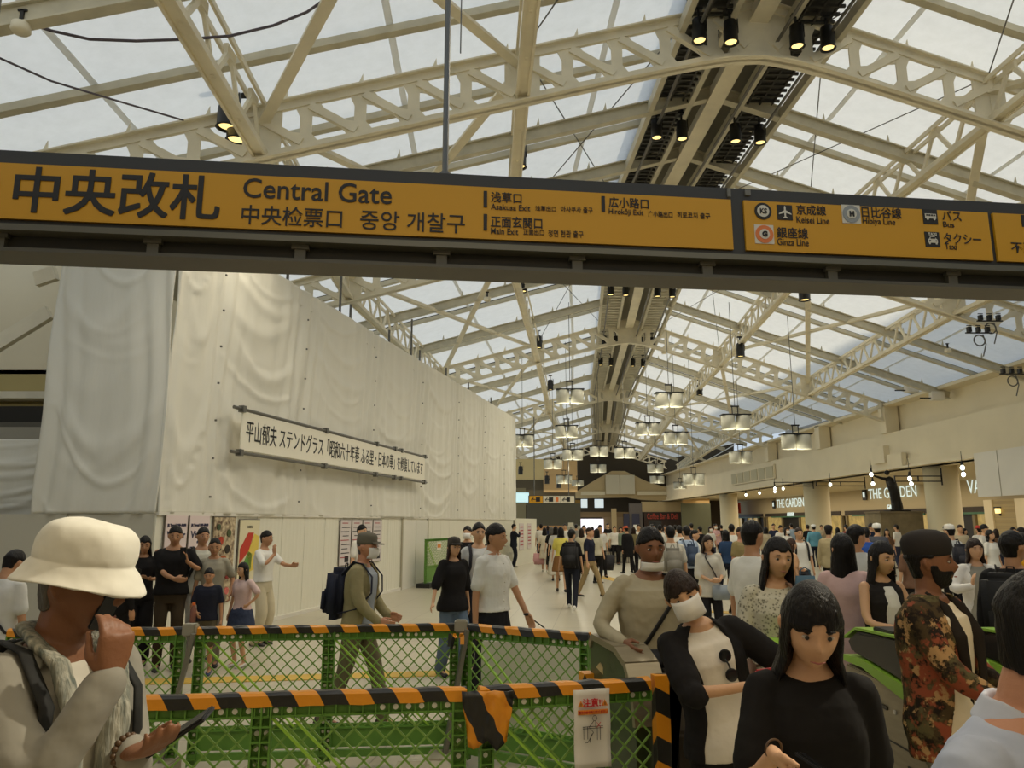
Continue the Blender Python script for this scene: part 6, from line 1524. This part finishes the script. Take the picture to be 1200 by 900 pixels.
h = person(at(1026, 5.55), 5.55, 12, 1.655, 'person in black sleeveless top and white collarless shirt, long hair, behind the steel gate', top=('tank', (40, 36, 34), 'plain', .86), bottom=('trousers', (60, 58, 60)), hair=('long', 'k'), skin='l', fem=True, lod=0, hr=(-.10, -.30, 1.12), hl=(.10, -.30, 1.10), look=(4, 8, 0), hdirs=((.5, -.8, -.1), (-.4, -.8, 0)), palms=((0, 0, -1), (0, 0, -1)))
bm = bmesh.new(); T_ = h['T']; ring_loft(bm, [[T_ @ Vector(q) for q in ell((0, -.012, z), x_, y_, 16)] for z, x_, y_ in ((1.12, .078, .124), (1.25, .092, .136), (1.33, .080, .116), (1.385, .055, .080))]); remesh(obj('white_bib', bm, cloth(W_), h['root'], True), .01)
i_ = person(at(986, 5.95), 5.95, 160, 1.70, 'person with long black hair in pink top seen from behind', top=('tee', (206, 172, 166), 'plain', .84), bottom=('longskirt', (190, 160, 152)), hair=('long', 'k'), skin='l', fem=True, lod=1, look=(25, 0, 0))
tote(i_['wL']+Vector((-.02, 0, -.02)), (66, 40, 30), 'dark brown shoulder bag on the person in pink top', .24, .26, .1, .8)
p = person(at(1000, 8.2), 8.2, 160, 1.75, 'curly haired person in white shirt with dark strap behind the pink top', top=('tee', (204, 204, 198)), bottom=('trousers', K_), hair=('curly', 'k'), skin='m', lod=1, look=(-50, 0, 0))
p = person(at(880, 6.3), 6.3, 120, 1.80, 'tall person with cropped dark hair in white tee left of the patterned blouse', top=('tee', W_), bottom=('trousers', (70, 70, 74)), hair=('short', 'k'), skin='m', lod=1, look=(10, 0, 0))
p = person(at(1181, 5.75), 5.75, 140, 1.72, 'person in black hoodie with large black backpack near the right edge', top=('jacket', (32, 31, 31)), bottom=('trousers', (50, 54, 66)), hair=('short', 'k'), skin='m', lod=0, look=(-30, 0, 0))
backpack(p, (26, 25, 25), 'large black backpack of the person in black hoodie', (.36, .24, .56), 1.14)
p = person(at(1138, 8.0), 8.0, -10, 1.62, 'person in white jacket and grey top holding a white bag near the right edge', top=('open', (226, 222, 214), 'plain', .84, (150, 146, 132)), bottom=('trousers', (60, 60, 66)), hair=('bob', 'b'), skin='l', fem=True, lod=1, hr=(-.16, -.26, 1.22), hdirs=((0, 0, -1), (.1, -.2, 1)))
tote(p['wL'], (218, 214, 206), 'white cloth bag carried by the person in white jacket', .34, .34, .12)
p = person(at(1196, 9.5), 9.5, 170, 1.66, 'person in yellow top at the right edge behind the black hoodie', top=('tee', (222, 160, 40)), bottom=('trousers', K_), hair=('short', 'k'), skin='m', lod=1)
p = person(at(1112, 14), 14, 190, 1.74, 'person in white cap and dark backpack before the nearest column', top=('tee', (190, 190, 186)), bottom=('trousers', K_), hair=('short', 'k'), lod=1, hat=('cap', (214, 210, 200))); backpack(p, (36, 36, 44), 'dark backpack of the person in white cap before the nearest column')
# --- left of centre, behind the barriers
p = person(at(424, 7.0), 7.0, 78, 1.685, 'older person in flat cap and khaki jacket walking right behind the barrier', top=('open', (150, 140, 104), 'plain', .80, (150, 156, 164)), bottom=('trousers', (112, 104, 80)), hair=('thin', 'g'), skin='r', lod=0, hat=('cap', (104, 98, 84)), mask='on', feet=((.08, -.26), (-.08, .26, .03)), hr=(-.16, -.26, .95), hl=(.18, -.22, .96), curl=(.5, .5), hdirs=((0, -1, -.2), (0, -1, -.25)), lean=4)
backpack(p, (30, 34, 54), 'navy backpack of the person in khaki jacket', (.30, .17, .46), 1.16)
p = person(at(532, 9.3), 9.3, 32, 1.60, 'person with long hair and cap in oversized black T-shirt and jeans', top=('baggy', (32, 30, 30), 'plain', .80), bottom=('wide', (96, 112, 130)), hair=('long', 'b'), skin='l', fem=True, lod=1, hat=('cap', (60, 54, 48)), hr=(-.36, -.14, .90), hl=(.24, 0, .80), feet=((.1, -.16), (-.1, .12)), hdirs=((0, 0, -1), (-.5, -.5, -.6)))
p = person(at(578, 7.2), 7.2, 55, 1.775, 'person in white short sleeved shirt and black trousers holding a phone low', top=('shirt', (222, 220, 212), 'plain', .95), bottom=('trousers', (34, 34, 38)), hair=('short', 'k'), skin='m', lod=0, hl=(.20, -.24, .90), hr=(-.24, .02, .80), look=(12, 5, 0), feet=((.09, -.22), (-.09, .22, .02)), collar=True, curl=(.5, .4))
phone(p['wL']+Vector((.10, -.0, -.08)), (.6, -.2, -.4), (0, .2, 1), 'phone in the hand of the person in white short sleeved shirt')
bm = bmesh.new(); wv = p['W'].inverted() @ p['wL']; bmesh.ops.create_uvsphere(bm, u_segments=10, v_segments=8, radius=.034, matrix=Matrix.Translation(wv) @ Matrix.Diagonal((1, 1, .5, 1))); obj('wristwatch', bm, M_BLACK, p['root'], True)
p = person(at(561, 9.6), 9.6, 15, 1.78, 'person in pale shirt with backpack straps behind the white shirted person', top=('shirt', (206, 206, 204), 'plain', .95), bottom=('trousers', (44, 46, 54)), hair=('short', 'k'), skin='l', lod=1); backpack(p, (40, 40, 48), 'dark backpack of the person in pale shirt at centre left', (.32, .16, .44))
p = person(at(548, 13.5), 13.5, -10, 1.72, 'person in black jacket and face mask by the green barrier at the hoarding', top=('jacket', K_), bottom=('trousers', K_), hair=('short', 'k'), lod=1, mask='on', hr=(-.1, -.25, 1.1))
p = person(at(602, 31), 31, 100, 1.72, 'person in dark suit standing at the end of the tarpaulin', top=('jacket', (32, 34, 44)), bottom=('trousers', (32, 34, 44)), hair=('short', 'k'), lod=2, hr=(-.1, -.22, 1.36))
p = person(at(424, 14.2), 14.2, 60, 1.74, 'person in white shirt behind the flat capped person at the notices', top=('shirt', W_), bottom=('trousers', K_), hair=('short', 'k'), lod=1)
# group by the posters
p = person(at(172, 10.0), 10.0, 25, 1.62, 'person with long hair all in black looking at a phone by the posters', top=('tee', K_, 'plain', .84), bottom=('wide', K_), hair=('long', 'k'), skin='m', fem=True, lod=1, hr=(-.06, -.28, 1.16), hl=(.10, -.28, 1.14), look=(0, 12, 0), hdirs=((-.5, -.8, .2), (.5, -.8, .1)), palms=((0, 0, 1), (0, 0, 1)))
phone(p['wR']+Vector((.03, -.05, .05)), (.3, -.3, .8), (0, .9, .3), 'phone held by the long haired person all in black')
p = person(at(207, 9.7), 9.7, 22, 1.75, 'sturdy person in black T-shirt and brown trousers holding a phone up by the posters', top=('tee', K_, 'plain', .88), bottom=('trousers', (64, 54, 40)), hair=('short', 'k'), skin='m', lod=1, build=1.14, hr=(.04, -.30, 1.08), hl=(.16, -.24, 1.28), look=(0, 10, 0), hdirs=((-.2, -.3, 1), (.8, -.5, -.1)))
phone(p['wL']+Vector((-.03, -.06, .10)), (0, -.2, 1), (0, 1, .2), 'phone held up by the sturdy person in black T-shirt')
p = person(at(239, 10.3), 10.3, 38, 1.72, 'person in grey tee with a dark strap behind the child, by the posters', top=('tee', (196, 192, 176)), bottom=('trousers', (170, 166, 156)), hair=('short', 'k'), skin='m', lod=1)
backpack(p, (40, 38, 38), 'dark backpack of the person in grey tee by the posters', (.28, .15, .4))
p = person(at(254, 9.9), 9.9, 20, 1.60, 'person in grey T-shirt with tied hair standing behind the boy', top=('tee', (160, 154, 136), 'plain', .86), bottom=('trousers', (140, 134, 120)), hair=('pony', 'k'), skin='m', fem=True, lod=1, look=(0, 14, 0), hl=(.24, -.1, .95))
p = person(at(250, 9.4), 9.4, 12, 1.24, 'small child in navy T-shirt and brown shorts at the posters', top=('tee', (36, 38, 50)), bottom=('shorts', (90, 82, 62)), hair=('short', 'k'), skin='m', lod=1, hr=(-.12, -.22, 1.0), look=(0, 8, 0), shoe=(44, 60, 90), category='child')
r = thing('drink_bottle', 'bottle with orange cap held by the small child', 'bottle', p['wR']+Vector((-.02, -.05, .0))); bm = bmesh.new(); lathe(bm, [(.03, -.1), (.034, -.09), (.034, .05), (.015, .09), (.015, .1)], 14); obj('bottle_body', bm, mat('tea_brown', (130, 84, 70), .3), r, True); bm = bmesh.new(); tube(bm, (0, 0, .1), (0, 0, .13), .018); obj('cap', bm, mat('cap_orange', (220, 110, 50), .5), r)
p = person(at(290, 9.9), 9.9, -22, 1.28, 'child with dark pigtails in pink top and denim skirt, hand on hip', top=('tee', (214, 186, 180), 'plain', .92), bottom=('skirt', (58, 66, 88)), hair=('long', 'k'), skin='l', fem=True, lod=1, hl=(.17, -.05, 1.02), pole_l=(1, .3, .1), shoe=(214, 210, 200), look=(-15, 5, 0), category='child')
p = person(at(312, 11.6), 11.6, 72, 1.66, 'person in white T-shirt and cream trousers pointing, in front of the hoarding', top=('tee', (226, 224, 216), 'plain', .94), bottom=('wide', (206, 194, 164)), hair=('short', 'k'), skin='m', lod=1, hr=(-.08, -.24, 1.36), hl=(.12, -.42, 1.18), look=(5, 3, 0), hdirs=((0, -1, .15), (0, .1, 1)))
p = person(at(14, 6.4), 6.4, 170, 1.58, 'person in white shirt with dark strap behind the bucket hat at the left edge', top=('tee', (214, 212, 206)), bottom=('trousers', (60, 60, 66)), hair=('short', 'k'), skin='m', lod=1, look=(0, 25, 0)); crossbag(p, (36, 34, 40), 'dark strap bag on the person at the left edge', -1, False)
p = person(at(146, 9.0), 9.0, 150, 1.60, 'person in dark clothes hidden behind the raised hand at left', top=('jacket', K_), bottom=('trousers', K_), hair=('short', 'k'), skin='m', lod=1); backpack(p, (30, 28, 28), 'black backpack beside the raised hand at left', (.34, .2, .46), 1.1)
# --- walkers down the hall
WLK = ((.09, -.28), (-.09, .24, .03))
p = person(at(638, 28), 28, 175, 1.60, 'person in white dress walking away along the short hoarding', top=('dress', (222, 212, 190)), bottom=('shorts', W_), hair=('long', 'k'), fem=True, lod=2, feet=WLK, shoe=(220, 214, 200))
tote(p['wL'], (200, 150, 150), 'pink bag carried by the person in white dress', .4, .4, .15)
p = person(at(646, 27), 27, 185, 1.62, 'person in long black dress beside the white dress', top=('dress', K_, 'plain', .34), bottom=('trousers', K_), hair=('bob', 'g'), fem=True, lod=2)
p = person(at(634, 33), 33, 175, 1.72, 'person in white shirt far behind the white dress', top=('tee', W_), bottom=('trousers', K_), hair=('short', 'k'), lod=2)
p = person(at(657, 20), 20, 180, 1.66, 'person in yellow top and brown skirt walking away', top=('tee', (214, 200, 96)), bottom=('skirt', (130, 92, 54)), hair=('bob', 'k'), fem=True, lod=2, feet=WLK)
p = person(at(651, 24), 24, 180, 1.66, 'person in white skirt walking just behind the yellow top', top=('tee', (200, 196, 186)), bottom=('longskirt', (214, 206, 190)), hair=('bob', 'k'), fem=True, lod=2)
p = person(at(669, 16.2), 16.2, 168, 1.64, 'person all in black with black backpack walking away', top=('tee', K_), bottom=('trousers', (36, 38, 46)), hair=('mush', 'k'), fem=True, lod=1, feet=WLK, shoe=(224, 220, 210), look=(-30, 0, 0), hl=(.3, -.05, .82)); backpack(p, (30, 28, 28), 'black backpack on the person all in black walking away', (.34, .2, .5), 1.14)
p = person(at(690, 18.6), 18.6, 62, 1.66, 'person in navy polo and khaki trousers striding right', top=('shirt', (36, 38, 52), 'plain', .90), bottom=('trousers', (158, 136, 96)), hair=('short', 'b'), lod=1, feet=((.09, -.34), (-.09, .30, .0)), shoe=(34, 30, 28))
p = person(at(681, 24), 24, 175, 1.60, 'person in cream vest with long hair behind the navy polo', top=('tee', (200, 190, 160)), bottom=('trousers', K_), hair=('long', 'b'), fem=True, lod=2)
p = person(at(684, 27), 27, 0, 1.68, 'person in white shirt with crossed straps facing the camera, at left of centre', top=('shirt', W_), bottom=('trousers', K_), hair=('short', 'k'), lod=2)
p = person(at(699, 23), 23, 140, 1.60, 'person in cream blouse and black trousers walking beside the stall', top=('tee', (204, 196, 170)), bottom=('trousers', K_), hair=('long', 'k'), fem=True, lod=2)
p = person(at(703, 25.5), 25.5, 10, 1.70, 'person in white vest with dark shoulder bag left of the stall', top=('tee', (214, 210, 200)), bottom=('trousers', K_), hair=('short', 'k'), lod=2, feet=WLK); tote(p['wL'], (34, 32, 34), 'dark shoulder bag by the stall', .4, .5, .2)
p = person(at(736, 27), 27, 205, 1.66, 'person in black coat leaning at the right end of the stall', top=('jacket', K_, 'plain', .6), bottom=('trousers', K_), hair=('short', 'k'), lod=2, feet=WLK, lean=12, hat=('cap', (206, 90, 50)))
p = person(at(742, 28), 28, 185, 1.62, 'person in olive top just right of the stall', top=('tee', (130, 118, 84)), bottom=('trousers', K_), hair=('bob', 'b'), lod=2)
p = person(at(720, 33), 33, 0, 1.62, 'stall keeper in white behind the counter, left one', top=('tee', W_), bottom=('trousers', K_), hair=('short', 'k'), lod=2)
p = person(at(727, 33), 33, 0, 1.60, 'stall keeper in green apron behind the counter, right one', top=('tee', (120, 130, 110)), bottom=('trousers', K_), hair=('bob', 'k'), lod=2)
# --- centre right crowd
p = person(at(785, 12.5), 12.5, 178, 1.73, 'person with grey backpack seen from behind right of the beige shirt', top=('tee', (206, 200, 184)), bottom=('trousers', (80, 78, 76)), hair=('short', 'k'), lod=1); backpack(p, (140, 134, 120), 'grey backpack at centre right', (.30, .16, .42))
p = person(at(804, 15), 15, 190, 1.72, 'person in light blue shirt with navy backpack', top=('shirt', (176, 190, 208)), bottom=('trousers', K_), hair=('short', 'k'), lod=1); backpack(p, (56, 70, 92), 'navy backpack at centre right', (.26, .14, .42))
p = person(at(796, 19), 19, 175, 1.70, 'person in white shirt left of the navy backpack', top=('shirt', W_), bottom=('trousers', K_), hair=('short', 'k'), lod=2)
p = person(at(813, 17), 17, 60, 1.62, 'person in white tee looking right, behind the crossbody bag', top=('tee', W_), bottom=('trousers', K_), hair=('short', 'k'), lod=1)
p = person(at(828, 11.2), 11.2, 6, 1.60, 'person in loose white blouse with hands folded and grey crossbody bag', top=('baggy', (206, 200, 184), 'plain', .78), bottom=('trousers', (40, 38, 40)), hair=('bob', 'b'), skin='l', fem=True, lod=1, hr=(-.06, -.24, 1.04), hl=(.08, -.24, 1.04), hdirs=((-.8, -.4, 0), (.8, -.4, 0))); crossbag(p, (60, 54, 56), 'dark strap with light grey bag worn in front', 1, True, (.26, .08, .22), .90, (150, 158, 164))
p = person(at(867, 15), 15, 25, 1.70, 'person in olive tan T-shirt and black trousers walking', top=('tee', (146, 130, 88)), bottom=('trousers', K_), hair=('short', 'b'), skin='r', lod=1, feet=WLK)
tote(p['wR'], (160, 140, 110), 'tan bag carried by the person in olive tan T-shirt', .3, .4, .12)
p = person(at(850, 18.5), 18.5, 200, 1.60, 'person in dark blue top behind the tan T-shirt', top=('tee', (46, 66, 96)), bottom=('trousers', (36, 38, 50)), hair=('bob', 'k'), lod=2, feet=WLK)
p = person(at(857, 20), 20, 170, 1.74, 'person in white shirt with back turned above the tan T-shirt', top=('shirt', W_), bottom=('trousers', K_), hair=('short', 'k'), lod=2)
p = person(at(953, 31), 31, 182, 1.68, 'person in light blue jacket and white cap standing before the second column', top=('jacket', (104, 160, 180), 'plain', .84), bottom=('trousers', (36, 42, 56)), hair=('short', 'k'), lod=1, hat=('helmet', (224, 224, 220)), build=1.2, hr=(-.34, .0, .86), hl=(.34, 0, .86))
p = person(at(970, 17), 17, 150, 1.70, 'person in black knit hat and beige coat right of the second column', top=('jacket', (170, 156, 120)), bottom=('trousers', K_), hair=('short', 'k'), lod=1, hat=('beret', K_))
p = person(at(935, 15.5), 15.5, 0, 1.68, 'person in white T-shirt with black straps left of the light blue jacket', top=('tee', W_), bottom=('trousers', (60, 60, 66)), hair=('short', 'b'), lod=1); backpack(p, (34, 34, 34), 'black backpack straps on the white T-shirt')
tote(Vector((at(939, 13.4), 13.4, 1.02)), (56, 84, 100), 'teal blue bag hanging beside the patterned blouse', .36, .38, .12)
p = person(at(925, 13.6), 13.6, 90, 1.50, 'person in peach top carrying the teal bag', top=('tee', (206, 160, 120)), bottom=('trousers', (150, 120, 90)), hair=('bob', 'br'), fem=True, lod=1, hl=(.2, -.2, 1.1))
p = person(at(1013, 14), 14, 160, 1.70, 'person in bright blue jacket beyond the curly haired person', top=('jacket', (50, 84, 160)), bottom=('trousers', K_), hair=('short', 'k'), skin='r', lod=1)
p = person(at(1027, 18), 18, 170, 1.74, 'person in white helmet and dark grey clothes before the stone pedestal', top=('jacket', (80, 82, 90)), bottom=('trousers', K_), hair=('short', 'k'), lod=1, hat=('helmet', (224, 222, 214)))
p = person(at(1063, 12), 12, 190, 1.56, 'person with long brown hair half hidden behind the floral jacket', top=('tee', (120, 90, 70)), bottom=('trousers', K_), hair=('long', 'br'), fem=True, lod=1)
p = person(at(1158, 17), 17, 20, 1.62, 'person in white with red bag strap at the right behind the white jacket', top=('tee', W_), bottom=('trousers', (90, 90, 96)), hair=('bob', 'k'), fem=True, lod=1)
# --- distant crowd: who stands where, seen over the nearer heads
tops = {'white': W_, 'black': K_, 'grey': (140, 136, 128), 'navy': (44, 50, 70), 'beige': (190, 176, 146), 'brown': (110, 82, 60), 'olive': (110, 108, 76), 'pink': (200, 160, 156), 'red': (150, 60, 54), 'light blue': (160, 178, 196)}
far = [(748, 30, 'white', 0, 'just right of the stall'), (756, 36, 'black', 180, 'above the beige shirted head, left'), (764, 28, 'beige', 30, 'above the beige shirted head, right'), (773, 26, 'white', 180, 'left of the grey backpack'), (779, 38, 'grey', 0, 'far behind the grey backpack'), (791, 30, 'white', 170, 'behind the grey backpack, right'),
       (810, 33, 'navy', 200, 'far behind the navy backpack'), (820, 27, 'black', 190, 'far left of the white blouse with crossbody bag'), (832, 30, 'white', 0, 'masked, above the folded hands'), (838, 34, 'pink', 10, 'masked, just right of the previous masked face'), (845, 40, 'black', 180, 'left of the third column foot'), (856, 36, 'red', 0, 'beside the third column foot'),
       (874, 26, 'white', 20, 'right of the olive tan T-shirt'), (880, 32, 'brown', 180, 'behind the cropped head'), (889, 38, 'grey', 0, 'under the far shop fronts, left'), (897, 29, 'beige', 190, 'above the patterned blouse, left'), (906, 35, 'navy', 0, 'above the patterned blouse, middle'), (914, 30, 'white', 5, 'above the patterned blouse, right'), (921, 24, 'white', 10, 'masked, left of the white T-shirt with straps'), (927, 38, 'light blue', 180, 'under the garden sign, right end'),
       (946, 36, 'black', 180, 'just left of the light blue jacket'), (962, 40, 'beige', 0, 'far behind the black knit hat'), (981, 30, 'grey', 180, 'above the long black hair'), (991, 33, 'red', 190, 'left of the curly hair'), (1020, 27, 'navy', 20, 'left of the white helmet'), (1038, 26, 'brown', 0, 'right of the white helmet'), (1050, 30, 'white', 200, 'left of the dark cap'), (1108, 24, 'black', 180, 'left of the nearest column foot'),
       (1124, 22, 'beige', 0, 'by the dark doorway, left'), (1129, 27, 'white', 10, 'by the dark doorway, right'), (1146, 23, 'white', 190, 'with red cap by the doorway'), (1152, 20, 'white', 20, 'right of the white jacket head'), (1166, 25, 'brown', 180, 'before the brick pier'), (1186, 22, 'grey', 0, 'right of the brick pier'), (1196, 18, 'navy', 200, 'at the right edge before the far wall'),
       (628, 38, 'black', 185, 'far beyond the short hoarding'), (642, 40, 'navy', 180, 'far behind the white dress, small'), (662, 34, 'white', 0, 'far behind the yellow top'), (675, 36, 'grey', 180, 'between the black backpack and the navy polo'), (694, 38, 'pink', 180, 'near the bright kiosk'), (712, 40, 'black', 0, 'behind the stall at left')]
hs = ['short', 'bob', 'short', 'mush', 'long', 'short', 'curly']
rnd = random.Random(11)
for j, (px, Y, cl, fc, wh) in enumerate(far):
    hst = hs[j % 7]; fm = hst in ('bob', 'long')
    person(at(px, Y), Y, fc+rnd.uniform(-15, 15), rnd.uniform(1.55, 1.64) if fm else rnd.uniform(1.64, 1.76), 'distant person in %s top %s' % (cl, wh), top=('tee' if j % 3 else 'jacket', tops[cl]), bottom=('trousers', [(40, 40, 46), (70, 66, 60), (56, 60, 80)][j % 3]), hair=(hst, 'k' if j % 4 else 'b'), fem=fm, lod=2,
           feet=WLK if j % 2 else None, mask='on' if 'masked' in wh else None, hat=('cap', (190, 60, 50)) if 'red cap' in wh else None, hr=None if j % 3 else (-.08, -.26, 1.2), group=None)
